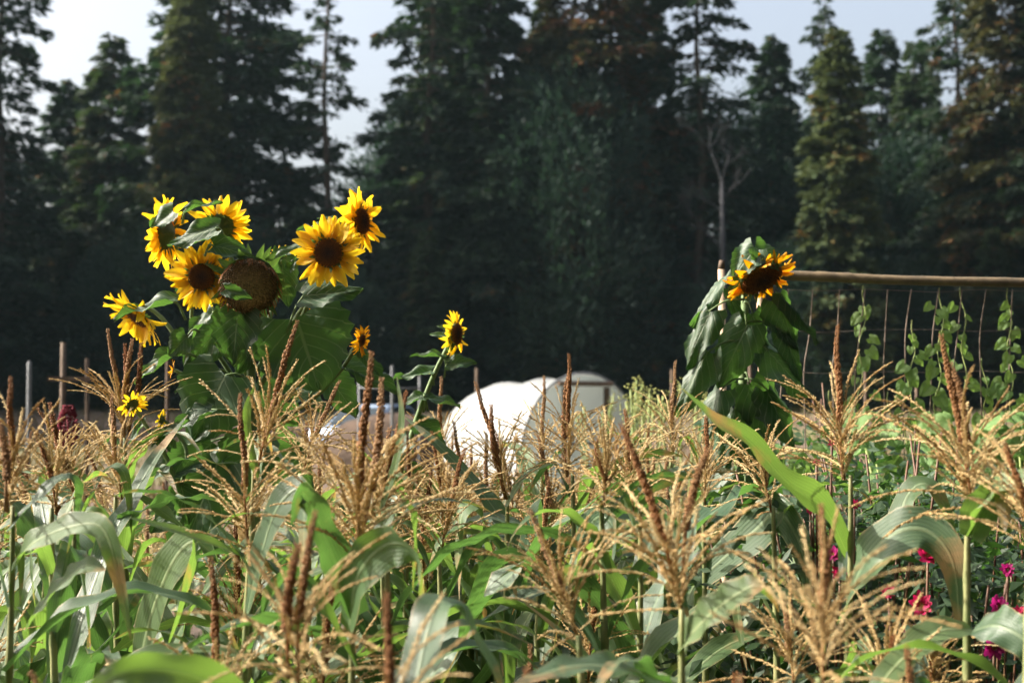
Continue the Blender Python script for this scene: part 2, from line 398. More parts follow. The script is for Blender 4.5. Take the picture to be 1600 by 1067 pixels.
def tree(kind, px, top, Y, label, group=None, scale_w=1.0, name='conifer_tree', rz=None):
    tr, cr, H = KIND[kind]; x = (px - 800) / F * Y; z = gz(x, Y) - .05
    h = at(px, top, Y).z - z; s = h / H
    o = thing(name, (x, Y, z), label, 'tree', group)
    o.rotation_euler.z = (px * 1.7) % 6.28 if rz is None else rz; o.scale = (s * scale_w, s * scale_w, s)
    link('trunk', tr, o); link('crown', cr, o); return o
BACK = 'shaded conifers in the back rows of the forest'
BACKL = 'dark conifer in the shaded back rows of the forest, hidden among its neighbours'
for k, px, top, Y, w, lab in [
    ('layered', -5, -170, 62, 1.15, 'dark layered conifer cut by the left edge of the picture'),
    ('fir_mid', 170, 58, 70, 1.45, 'shorter pointed conifer under the wide patch of sky at left'),
    ('fir', 104, 128, 74, 1.5, 'low dark conifer filling the foot of the left patch of sky'),
    ('fir_gold', 292, -25, 63, 1.1, 'golden green conifer with rusty patches above the left sunflower cluster'),
    ('broad', 352, -100, 68, 1.12, 'broad dark conifer with a rounded layered crown behind the golden one'),
    ('sparse', 508, -150, 64, 1.0, 'slender conifer with bare trunk and thin layered limbs against the sky'),
    ('layered', 672, -190, 66, 1.12, 'tall dark conifer just right of the slender bare trunked one'),
    ('fir', 765, -90, 65, 1.25, 'dense dark conifer left of the rust tinted trees in the middle'),
    ('fir_mid', 700, -60, 74, 1.2, 'dark conifer squeezed behind the two tall ones left of the middle'),
    ('rust', 925, -210, 67, 1.25, 'tall conifer with rust brown foliage patches near the middle'),
    ('fir_mid', 855, -10, 73, 1.1, 'conifer filling the gap left of the rust tinted tall one'),
    ('fir', 1010, -40, 72, 1.05, 'conifer between the rust tinted tall one and the shaggy one'),
    ('layered', 1095, -160, 66, 1.15, 'dark shaggy conifer rising behind the bare dead tree'),
    ('fir', 1212, 58, 76, 1.25, 'short dark conifer between the shaggy one and the pale green one'),
    ('layered', 1292, 0, 80, .9, 'far thin spire showing above the pale green conifer'),
    ('fir_gold', 1312, 46, 61, 1.15, 'pale green sunlit conifer with orange patches above the trellis'),
    ('fir', 1385, 48, 78, 1.15, 'small dark conifer right beside the pale green one'),
    ('fir_mid', 1436, 66, 76, 1.15, 'lowest dark conifer under the right patch of sky'),
    ('layered', 1500, -110, 68, 1.05, 'tall conifer with ragged crown bounding the right patch of sky'),
    ('rust', 1572, -70, 64, 1.1, 'brownish conifer near the right edge with rust tinted top'),
    ('fir', 1650, -120, 63, 1.3, 'dark conifer cut by the right edge of the picture'),
]: tree(k, px, top, Y, lab, 'tall conifers at the edge of the forest', w)
tree('plume', 890, 122, 65, 'dense feathery blue green tree standing in front of the forest', None, 1.0, 'feathery_tree')
rt = random.Random(11)
for i in range(34):                                   # shaded rows behind and between
    px = -120 + i * 54 + rt.uniform(-20, 20); k = rt.choice(['fir', 'fir_mid', 'layered', 'fir', 'plume'])
    top = rt.uniform(260, 340) if 400 < px < 610 else rt.uniform(150, 290)
    tree(k, px, top, rt.uniform(72, 84), BACKL, BACK, rt.uniform(1.15, 1.5))
for i in range(22):                                   # low young trees along the forest edge
    px = -60 + i * 80 + rt.uniform(-25, 25)
    tree(rt.choice(['fir', 'fir_mid', 'plume']), px, rt.uniform(330, 450), rt.uniform(61, 66),
         'low young conifer in deep shade at the foot of the forest', 'young conifers at the foot of the forest', rt.uniform(1.5, 2.0))
for i in range(14):                                   # the wood carried on out of view at left, added for its shade
    Yl = 44 + (i * 7) % 26; tree(rt.choice(['fir', 'layered', 'rust']), -190 - (i * 97) % 900, rt.uniform(-250, -60), Yl,
         'unseen conifer of the forest beyond the left edge, added for its shade', 'unseen conifers added beyond the left edge', rt.uniform(.9, 1.2))

for i in range(46):                                   # unseen trees added behind and right of the viewer to cut the sky light
    if i < 26: x_, y_ = -48 + i * 3.2 + rt.uniform(-1, 1), -15 - rt.uniform(0, 5)
    else: y_ = -15 + (i - 26) * 3.2; x_ = 17 + max(0, y_) * .40 + rt.uniform(0, 3)
    tr_, cr_, H_ = KIND[rt.choice(['fir', 'fir_mid', 'fir', 'plume'])]; sc_ = rt.uniform(19, 25) / H_
    o_ = thing('conifer_tree', (x_, y_, 0), 'unseen conifer added behind and right of the viewer to cut the sky light', 'tree', 'unseen conifers added round the clearing to cut the sky light')
    o_.rotation_euler.z = rt.uniform(0, 6.28); o_.scale = (sc_ * 1.4, sc_ * 1.4, sc_); link('trunk', tr_, o_); link('crown', cr_, o_)

def dead_tree():
    Y = 61.5; x = (1132 - 800) / F * Y; b = Vector((x, Y, gz(x, Y)))
    rg = random.Random(5); o = thing('dead_tree', b, 'bare grey dead tree with forked trunk before the dark forest', 'tree')
    tr = MB(); top = at(1128, 285, Y) - b
    tr.tube([(0, 0, -.1), (.05, 0, 3), (-.02, 0, 6), (top.x, 0, top.z)], [.22, .18, .14, .09], 8); tr.build('trunk', M['grey_bark'], o)
    def grow(br, p, d, ln, r, depth):
        q = p + d * ln; m = p + d * ln * .5 + Vector((rg.uniform(-.08, .08), rg.uniform(-.08, .08), 0)) * ln
        br.tube([p, m, q], [r, r * .8, r * .55], 5, cap=False)
        if depth == 0: return
        for _ in range(3 if depth > 1 else 4):
            dd = (d + Vector((rg.uniform(-.8, .8), rg.uniform(-.8, .8), rg.uniform(-.25, .55)))).normalized()
            grow(br, p + d * ln * rg.uniform(.45, 1), dd, ln * rg.uniform(.5, .75), r * .5, depth - 1)
    c = Vector((top.x, 0, top.z))
    for p, d, ln, r, k in ((c, (-.3, 0, .9), 1.7, .05, 4), (c, (.3, .1, .9), 1.3, .05, 4), (Vector((0, 0, top.z * .93)), (.6, -.2, .6), 1.0, .035, 3), (Vector((0, 0, top.z * .86)), (-.7, .2, .6), 1.2, .035, 3),
                           (Vector((0, 0, top.z * .7)), (-.6, 0, .7), 1.7, .05, 3), (Vector((0, 0, top.z * .6)), (.7, 0, .4), 1.0, .04, 3), (Vector((0, 0, top.z * .5)), (-.8, .2, .3), .8, .03, 2)):
        br = MB(); grow(br, p, Vector(d).normalized(), ln, r, k); br.build('limb', M['grey_bark'], o)
dead_tree()

def field_grass():
    rg = np.random.default_rng(3); n = 26000
    y = rg.uniform(9, 60, n); x = rg.uniform(-.5, .5, n) * y; ok = rg.uniform(0, 1, n) < .9
    x, y = x[ok], y[ok]; n = len(x); z = np.array([gz(a, b) for a, b in zip(x, y)]) - .04
    P = np.stack([x, y, z], 1); D = unit(np.stack([rg.normal(0, .35, n), rg.normal(0, .35, n), np.ones(n)], 1))
    S = unit(np.cross(D, rg.normal(0, 1, (n, 3)))); Ln = rg.uniform(.15, .5, n); W = rg.uniform(.012, .03, n)
    m = needle_mat('field_grass', (.10, .10, .035), (.20, .16, .07), (.20, .12, .05), .0, (.16, .15, .04))
    o = link('dry_grass', spray_mesh('dry_grass', P, D, S, Ln, W, m)); tag(o, 'dry grass and weeds across the field behind the garden', 'grass', None, 'stuff')
    n = 16000; y = rg.uniform(1.4, 9, n); x = rg.uniform(-.55, .55, n) * (y + 1)
    P = np.stack([x, y, np.full(n, -.02)], 1); D = unit(np.stack([rg.normal(0, .6, n), rg.normal(0, .6, n), np.ones(n)], 1))
    S = unit(np.cross(D, rg.normal(0, 1, (n, 3)))); Ln = rg.uniform(.08, .4, n); W = rg.uniform(.008, .02, n)
    m = needle_mat('weeds', (.03, .06, .02), (.055, .095, .03), (.12, .085, .04), .0, (.07, .16, .03))
    o = link('weeds', spray_mesh('weeds', P, D, S, Ln, W, m)); tag(o, 'low green weeds on the soil between the corn stalks', 'weeds', None, 'stuff')
field_grass()

# ------------------------------------------------------------------ far things: posts, car, tunnel
def post(px, top, Y, wpx, mat, label, group='posts standing in the field', name='fence_post', lean=0.0):
    p = at(px, top, Y); x = p.x; z = gz(x, Y); h = p.z - z; w = px2m(wpx, Y)
    o = thing(name, (x, Y, z), label, 'post', group); mb = MB()
    mb.tube([(0, 0, -.1), (lean * .5, 0, h * .5), (lean, 0, h - .01), (lean, 0, h)], [w * .55, w * .5, w * .5, w * .4], 9)
    mb.build('shaft', mat, o); cap = MB()
    cap.tube([(lean, 0, h), (lean, 0, h + w * .3)], [w * .42, w * .2], 9); cap.build('chamfered_top', mat, o); return o
post(46, 566, 13, 7, M['metal_post'], 'grey metal post at the far left before the dark trees')
post(262, 560, 13.5, 6, M['wood'], 'dark wooden post half hidden left of the big sunflower')
post(613, 572, 16, 5, M['metal_post'], 'thin pale post right of the big sunflower leaves')
post(745, 576, 24, 5, M['wood'], 'thin wooden post behind the left end of the white tunnel')
post(1050, 578, 17, 5, M['wood'], 'thin wooden post right of the white tunnel')
post(1172, 570, 12, 6, M['wood'], 'wooden post behind the drooping sunflower on the right')
post(1352, 574, 11, 5, M['wood'], 'wooden post seen through the left of the bean netting')
post(1432, 586, 11, 5, M['wood'], 'wooden post seen through the middle of the bean netting')
def frame():
    Y = 11.5; b = at(99, 700, Y); o = thing('wooden_frame', (b.x, Y, 0), 'wooden post frame with cross rail at the left of the garden', 'frame')
    for px, top, w, lean in ((99, 535, 9, 0), (136, 560, 7, .01)):
        p = at(px, top, Y); mb = MB(); r = px2m(w, Y) / 2
        mb.tube([(p.x - b.x, 0, -.1), (p.x - b.x + lean, 0, p.z * .6), (p.x - b.x, 0, p.z)], [r * 1.05, r, r * .95], 9); mb.build('post', M['wood'], o)
    a, c = at(78, 592, Y), at(152, 594, Y); mb = MB()
    mb.box(((a.x + c.x) / 2 - b.x, -.045, a.z), (c.x - a.x, .025, .035)); mb.build('rail', M['wood'], o, False)
frame()
def wire_fence():
    Y = 16; a, c = at(560, 590, Y), at(655, 590, Y)
    o = thing('wire_rail', ((a.x + c.x) / 2, Y, 0), 'thin pale rail run right of the big sunflower leaves', 'rail'); m = (a.x + c.x) / 2
    for py in (586, 606):
        z = at(600, py, Y).z; mb = MB(); mb.tube([(a.x - m, .06, z), (0, .06, z - .01), (c.x - m, .06, z)], .012, 6); mb.build('rail', M['metal_post'], o)
    for x in (a.x - m, c.x - m):
        mb = MB(); mb.tube([(x, .085, -.1), (x, .085, at(600, 583, Y).z)], .016, 6); mb.build('upright', M['metal_post'], o)
wire_fence()

def car():
    Y = 36; x = at(582, 640, Y).x; o = thing('parked_car', (x, Y, 0), 'pale blue parked car at the field edge, only its roof and windows showing', 'car')
    o.rotation_euler.z = R(72)
    pm, nt, N, L, b = new_mat('car_paint'); b.inputs['Base Color'].default_value = (.30, .38, .50, 1); b.inputs['Roughness'].default_value = .25; b.inputs['Coat Weight'].default_value = .7
    gm, nt, N, L, b = new_mat('car_glass'); b.inputs['Base Color'].default_value = (.02, .03, .035, 1); b.inputs['Roughness'].default_value = .05
    tm = plain('tyre', (.015, .015, .015), (.03, .03, .03), 20); rm = plain('wheel_rim', (.4, .4, .42), (.5, .5, .52), 10, .3)
    def slab(prof, hw, taper=1.0):
        n = len(prof); V = []
        for s, k in ((-1, .93), (-.96, 1), (.96, 1), (1, .93)):
            for (px, pz) in prof: V.append((px * (1 if abs(s) < 1 else .99), s * hw * (1 - (1 - taper) * max(0, (pz - .85) / .55)), .75 + (pz - .75) * k))
        Fs = [(r * n + i, r * n + (i + 1) % n, (r + 1) * n + (i + 1) % n, (r + 1) * n + i) for r in range(3) for i in range(n)]
        return MB().add(V, Fs + [tuple(range(n - 1, -1, -1)), tuple(3 * n + i for i in range(n))])
    slab([(-2.1, .35), (-2.15, .6), (-2.08, .82), (-1.1, .9), (.9, .92), (1.95, .9), (2.1, .7), (2.08, .35), (1.7, .25), (-1.7, .25)], .84).build('body', pm, o)
    slab([(-1.15, .88), (-.45, 1.36), (-.2, 1.42), (.7, 1.42), (1.05, 1.36), (1.65, .9)], .8, .78).build('cabin', pm, o)
    for s in (-1, 1):
        for q in ([(-.85, .95), (-.35, 1.33), (.18, 1.36), (.18, .95)], [(.26, .95), (.26, 1.36), (.9, 1.33), (1.35, .95)]):
            V = [(px, s * (.8 * (1 - .22 * max(0, (pz - .85) / .55)) + e), pz) for e in (-.02, .012) for px, pz in q]
            MB().add(V, [(0, 1, 2, 3), (7, 6, 5, 4)] + [(i, (i + 1) % 4, (i + 1) % 4 + 4, i + 4) for i in range(4)]).build('window', gm, o, False)
        for wx in (-1.3, 1.32):
            w = MB(); w.tube([(wx, s * .66, .31), (wx, s * .70, .31), (wx, s * .84, .31), (wx, s * .87, .31)], [.27, .31, .31, .26], 20); wo = w.build('wheel', tm, o)
            r_ = MB(); r_.tube([(wx, s * .84, .31), (wx, s * .882, .31)], [.19, .17], 14); r_.build('rim', rm, wo)
        h = MB(); h.box((-2.1, s * .6, .68), (.1, .3, .13)); h.build('headlight', rm, o)
    for q in ([(-1.1, .95), (-.5, 1.345)], [(1.58, .95), (1.08, 1.345)]):
        (xa, za), (xb, zb) = q; sg = -1 if xa < 0 else 1; e = sg * .05
        V = [(xa + e, -.66, za), (xa + e, .66, za), (xb + e, .58, zb), (xb + e, -.58, zb)]; V += [(a - sg * .04, b_, c_ - .03) for a, b_, c_ in V]
        MB().add(V, [(0, 1, 2, 3), (7, 6, 5, 4)] + [(i, (i + 1) % 4, (i + 1) % 4 + 4, i + 4) for i in range(4)]).build('windscreen', gm, o, False)
car()

def heap():
    Y = 29; c = at(615, 640, Y); o = None; V = []; n, k = 30, 7; rg = random.Random(8)
    hx, hy, hz = px2m(150, Y), 1.2, at(600, 647, Y).z
    for i in range(k + 1):
        for j in range(n):
            q = 6.2832 * j / n; r = 1 - i / (k + .3); w = 1 + .08 * math.sin(3 * q + i) + rg.uniform(-.05, .05)
            V.append((math.cos(q) * hx * r * w, math.sin(q) * hy * r * w, hz * (1 - r ** 2.2) ** .8 + (rg.uniform(-.04, .04) if i else -.05)))
    Fs = [(i * n + j, i * n + (j + 1) % n, (i + 1) * n + (j + 1) % n, (i + 1) * n + j) for i in range(k) for j in range(n)] + [tuple(k * n + j for j in range(n))]
    o = MB().add(V, Fs).build('soil_heap', plain('heap_soil', (.045, .03, .02), (.09, .06, .042), 2.5, .95, .8, .06)); o.location = (c.x, Y, 0)
    tag(o, 'low brown soil heap before the parked car', 'soil heap')
heap()

def tunnel():
    m, nt, N, L, b = new_mat('tunnel_plastic')
    c = ramp(nt, [(.3, (.28, .30, .30)), (.7, (.42, .43, .42))], noise(nt, 1.5, 5)); L.new(c, b.inputs['Base Color']); b.inputs['Roughness'].default_value = .35
    bump(nt, noise(nt, 3.5, 4, rough=.5), .8, .09, b); add_trans(nt, b, (.5, .53, .52), .3)
    me, nt, N, L, b = new_mat('tunnel_end_film')
    L.new(ramp(nt, [(.3, (.6, .63, .62)), (.7, (.72, .75, .74))], noise(nt, 2, 5)), b.inputs['Base Color']); b.inputs['Roughness'].default_value = .3
    bump(nt, noise(nt, 5, 4), .4, .03, b); add_trans(nt, b, (.75, .8, .78), .7)
    Y0 = 20.0; c0 = at(912, 640, Y0); ax = nrm((-.52, .85, 0)); cr = nrm((.85, .52, 0)); Rr, Hh, Ln = 1.08, 1.93, 2.9
    o = thing('polytunnel', (c0.x, Y0, 0), 'white plastic polytunnel with a timber door frame behind the corn', 'greenhouse')
    rg = random.Random(2)
    def arch(l, k=1.0, nn=24, sag=0.0):
        pts = []
        for i in range(nn + 1):
            a = math.pi * i / nn; xx = -math.cos(a) * Rr * k; zz = Hh * (1 - .075 * l / Ln) * (.35 + .65 * k) * (math.sin(a) ** .62)
            pts.append(ax * l + cr * xx * (1 - sag * .3) + vec((0, 0, zz * (1 - sag))))
        return pts
    rows = []; NL = 26
    for j in range(NL + 1):
        l = Ln * j / NL; ph = (l % 1.0); sag = .03 * math.sin(math.pi * ph) ; k = 1.0
        if l > Ln - .7: q = (l - (Ln - .7)) / .7; k = math.sqrt(max(.0, 1 - (q * .93) ** 2)) * .5 + .5 if q < 1 else .5
        A = arch(l, k, 24, sag); rows.append([p + vec((0, 0, rg.uniform(-.008, .008))) for p in A])
    V = [p for r_ in rows for p in r_]; n = 25
    Fs = [(j * n + i, j * n + i + 1, (j + 1) * n + i + 1, (j + 1) * n + i) for j in range(NL) for i in range(24)]
    Fs.append(tuple(NL * n + i for i in range(n)))
    MB().add(V, Fs).build('plastic_cover', m, o)
    # end film around the door opening, and the pieces of the frame
    dw, dh = .36, 1.74; e = ax * -.01
    MB().add([p + e for p in arch(0, .985)] , [tuple(range(25))]).build('end_film', me, o, False)
    def bar(a, b_, w, nm):
        a, b_ = [cr * q[0] + vec((0, 0, q[1])) + ax * -.05 for q in (a, b_)]
        mb = MB(); mb.tube([a, b_], w, 4); mb.build(nm, M['wood'], o, False)
    bar((-dw, 0), (-dw, dh), .035, 'door_post'); bar((dw, 0), (dw, dh), .045, 'door_post'); bar((-dw - .1, dh + .05), (dw + .1, dh + .05), .035, 'door_lintel'); bar((-dw + .05, .95), (dw - .05, .95), .02, 'door_rail')
    for l in (0.0, 1.0, 2.0):
        mb = MB(); mb.tube([p * 1.0 for p in arch(l, .972 if l else 1.006)], .016, 6, cap=False); mb.build('hoop', M['metal_post'], o)
tunnel()

# ------------------------------------------------------------------ corn
def ribbon(pts, W, n0, twist=0.0, ruffle=.25, vee=.25, seed=0, nseg=20, base=.55, mb=None, mat=0, waves=5.0):
    rg = random.Random(seed); P = spline(pts, nseg + 1); U = (-1, -.68, -.34, 0, .34, .68, 1)
    t = nrm(P[1] - P[0]); s = nrm(np.cross(n0, t)); V = []; UV = []
    p1, p2, ka = rg.uniform(0, 6.28), rg.uniform(0, 6.28), rg.uniform(.8, 1.2)
    for i in range(nseg + 1):
        v = i / nseg; t = nrm(P[min(i + 1, nseg)] - P[max(i - 1, 0)]); s = nrm(s - t * np.dot(s, t)); n = np.cross(t, s)
        th = twist * v; s2 = s * math.cos(th) + n * math.sin(th); n2 = np.cross(t, s2)
        w = W * .5 * min(1, base + 1.7 * v) * max(.02, (1 - v ** 2.4)) ** .8
        fade = math.sin(math.pi * min(1, v * 1.1)) ** .5 if v < .9 else .3
        for u in U:
            ph = p1 if u < 0 else p2
            off = vee * abs(u) * w * (1 - .6 * v) + ruffle * u * u * w * fade * math.sin(ph + v * waves * ka * 6.28 * (.9 if u < 0 else 1.1))
            V.append(P[i] + s2 * (u * w) + n2 * off); UV.append((.5 + u * .5, v))
    k = 7; Fs = [(i * k + j, i * k + j + 1, (i + 1) * k + j + 1, (i + 1) * k + j) for i in range(nseg) for j in range(6)]
    return (mb or MB()).add(V, Fs, UV, mat)

def arc_leaf(seed):
    rg = random.Random(seed); L = rg.uniform(.62, .95); n = 14; a = R(rg.uniform(14, 34)); p = vec((0, 0, 0)); pts = [p]
    kind = seed % 4; bend = R(rg.uniform(80, 150)); kink = rg.uniform(.35, .6)
    for i in range(n):
        v = i / n
        if kind == 3: aa = a + R(20) * v + (bend + R(20)) * (1 / (1 + math.exp(-(v - kink) * 26)))     # folded over sharply
        elif kind == 2: aa = a + R(35) * v                                                        # stiff, upright blade
        else: aa = a + bend * v ** 1.4
        p = p + vec((math.sin(aa), math.sin(v * 3 + seed) * .06, math.cos(aa))) * (L / n); pts.append(p)
    mb = ribbon(pts, rg.uniform(.058, .085), (-1, 0, .3), rg.uniform(-1.6, 1.6), rg.uniform(.25, .65), rg.uniform(.25, .6), seed, 24, .55, None, 0, rg.uniform(3, 6))
    return mb
LEAFM = {}
for mk in ('corn', 'corn_dark', 'corn_dry'):
    LEAFM[mk] = []
    for sd_ in range(16 if mk != 'corn_dry' else 6):
        LEAFM[mk].append(arc_leaf(sd_ * 3 + 7 + (100 if mk == 'corn_dry' else 0)).mesh('corn_leaf_blade', M[mk]))

def stalk_mesh(seed):
    rg = random.Random(seed); pts = []; rad = []; n = 44
    nodes = [.1, .22, .34, .46, .57, .68, .79, .9]
    for i in range(n + 1):
        v = i / n; pts.append((.012 * math.sin(v * 5 + seed), .012 * math.cos(v * 4 + seed), v))
        r = .0128 * (1 - .66 * v ** 1.4)
        for q in nodes:
            d = (v - q)
            if abs(d) < .012: r *= 1.28
            elif 0 < d < .09: r *= 1.16 - 1.6 * d
        rad.append(r)
    return MB().tube(pts, rad, 9).mesh('corn_stalk', M['stalk'])
STALKM = [stalk_mesh(i) for i in range(4)]

OCT = [(0, 1, 4), (1, 2, 4), (2, 3, 4), (3, 0, 4), (1, 0, 5), (2, 1, 5), (3, 2, 5), (0, 3, 5)]
def spikelet(mb, p, d, s, ln, w):
    d = nrm(d); s = nrm(s - d * np.dot(s, d)); b = np.cross(d, s); m = p + d * ln * .45
    mb.add([m + s * w, m + b * w * .8, m - s * w, m - b * w * .8, p + d * ln, p], OCT)
def branch(mb, pts, rg, n, ln=.0105, w=.0027):
    P = spline(pts, n); mb.tube(P[::2] if n % 2 else P, .0014, 4, cap=False)
    s = vec((0, 1, 0))
    for i in range(2, n):
        t = nrm(P[min(i + 1, n - 1)] - P[i - 1]); s = nrm(s - t * np.dot(s, t)); b = np.cross(t, s)
        for sg in (-1, 1):
            q = rg.uniform(-.9, .9); lat = sg * s * math.cos(q) + b * math.sin(q)
            k = rg.uniform(.8, 1.25); spikelet(mb, P[i] + lat * .0012, t + lat * rg.uniform(.2, .55) + vec((0, 0, -.12)), lat, ln * k, w * k)
def branch_pts(rg, L=None):
    L = L or rg.uniform(.16, .25); a = R(rg.uniform(5, 16)); b_ = R(rg.choice((rg.uniform(2, 30), rg.uniform(15, 80)))); p = vec((0, 0, 0)); pts = [p]
    for i in range(6):
        aa = a + b_ * (i / 6); p = p + vec((math.sin(aa), rg.uniform(-.12, .12), math.cos(aa))) * L / 6; pts.append(p)
    return pts
BRM = []
for i in range(10):
    rg = random.Random(50 + i); mb = MB(); branch(mb, branch_pts(rg), rg, 30, .0092, .0017); BRM.append(mb.mesh('tassel_branch', M['tassel']))
def spike_mesh(seed):
    rg = random.Random(seed); mb = MB(); b1, b2 = rg.uniform(-.045, .045), rg.uniform(-.045, .045)
    c = lambda z: vec((b1 * (z / .36) ** 2 + .003 * math.sin(z * 30 + seed), b2 * (z / .36) ** 2, z))
    mb.tube([c(z) for z in (0, .06, .12, .2, .28, .355)], [.0034, .003, .0028, .0026, .002, .001], 6)
    n = 190; z0 = rg.uniform(.12, .15)
    for i in range(n):
        z = z0 + (.36 - z0) * i / n; q = i * 2.39996; fl = vec((math.cos(q), math.sin(q), 0)); k = rg.uniform(.85, 1.2) * (1 - .55 * (i / n) ** 3)
        spikelet(mb, c(z) + fl * .0026, vec((0, 0, 1)) + fl * rg.uniform(.25, .5), fl, .012 * k * rg.uniform(.75, 1.3), .0036 * k * rg.uniform(.8, 1.25))
    return mb.mesh('tassel_spike', M['spike'])
SPM = [spike_mesh(i) for i in range(6)]
def branch_mats(rg, n):
    out = []
    for i in range(n):
        h = (i / n) ** .8 * .13; az = i * 2.39996 + rg.uniform(-.5, .5)
        tl = R(rg.uniform(6, 62) * (1.15 - .6 * i / n)); s = rg.uniform(.75, 1.15) * (1.05 - .25 * i / n)
        out.append(Matrix.Translation((0, 0, h)) @ Matrix.Rotation(az, 4, 'Z') @ Matrix.Rotation(tl, 4, 'Y') @ Matrix.Scale(s, 4))
    return out
def joined_branches(seed):
    rg = random.Random(seed); mb = MB(); src = []
    for i in range(3):
        b = MB(); branch(b, branch_pts(rg), rg, 20, .011, .0021); src.append(b)
    for k, m in enumerate(branch_mats(rg, 25)):
        b = src[k % 3]; mb.add([m @ Vector(v) for v in b.v], b.f)
    return mb.mesh('tassel_branches', M['tassel'])
JBM = [joined_branches(i + 900) for i in range(4)]

def corn(bx, by, tx, ty, Y, label, seed, group='corn plants of the front rows', hero=True, nleaf=10, az0=None, nbr=30, foot_dx=0.0, leaves=True, top_frac=.97, ybend=0.0):
    rg = random.Random(seed); b3 = at(bx, by, Y); t3 = at(tx, ty, Y + ybend)
    foot = Vector((b3.x + foot_dx + rg.uniform(-.05, .05), Y + rg.uniform(-.05, .05), 0))
    o = thing('corn_plant', foot, label, 'corn', group)
    d = b3 - foot; q = d.to_track_quat('Z', 'Y').to_matrix().to_4x4()
    thick = rg.uniform(.9, 1.15)
    link('stalk', STALKM[seed % 4], o, q @ Matrix.Diagonal((thick, thick, d.length + .01, 1)))
    # tassel
    td = t3 - b3; tq = td.to_track_quat('Z', 'Y').to_matrix().to_4x4(); ts = td.length / .36
    TM = Matrix.Translation(d) @ tq @ Matrix.Rotation(rg.uniform(0, 6.28), 4, 'Z')
    w = min(max(ts, .8), 1.2)
    if hero:
        T = link('tassel', None, o, TM); T.empty_display_size = .05
        link('central_spike', SPM[seed % 6], T, Matrix.Diagonal((w, w, ts, 1)))
        for m in branch_mats(rg, nbr): link('tassel_branch', rg.choice(BRM), T, Matrix.Scale(w, 4) @ m)
    else:
        T = link('tassel', JBM[seed % 4], o, TM @ Matrix.Scale(w * rg.uniform(.85, 1.05), 4))
        link('central_spike', SPM[seed % 6], T)
    if leaves:
        a0 = rg.uniform(0, 6.28) if az0 is None else az0
        for i in range(nleaf):
            f = top_frac - .78 * i / nleaf + rg.uniform(-.02, .02); pos = d * min(f, .985)
            az = a0 + math.pi * (i % 2) + rg.uniform(-.5, .5); s = rg.uniform(.7, 1.02) * (.42 if i == 0 else .62 if i == 1 else .8 if i == 2 else 1)
            mk = rg.choices(['corn', 'corn_dark', 'corn_dry'], [5, 5, .06 if i < nleaf - 1 else 1.5])[0]
            if i < 3: mk = 'corn' if mk == 'corn_dry' else mk
            lm_ = rg.choice([q for j_, q in enumerate(LEAFM[mk]) if i > 3 or (j_ * 3 + 7) % 4 != 2])
            link('leaf', lm_, o, Matrix.Translation(pos) @ Matrix.Rotation(az, 4, 'Z') @ Matrix.Rotation(R(rg.uniform(-8, 12)), 4, 'Y') @ Matrix.Scale(s, 4))
    return o
def hero_leaf(o, pts, wpx, n0, mk='corn', twist=0.0, ruffle=.2, vee=.2, seed=1, waves=4):
    P = [at(*p) - o.location for p in pts]; Y = sum(p[2] for p in pts) / len(pts)
    return ribbon(P, px2m(wpx, Y), n0, twist, ruffle, vee, seed, 24, .6, None, 0, waves).build('leaf', M[mk], o)

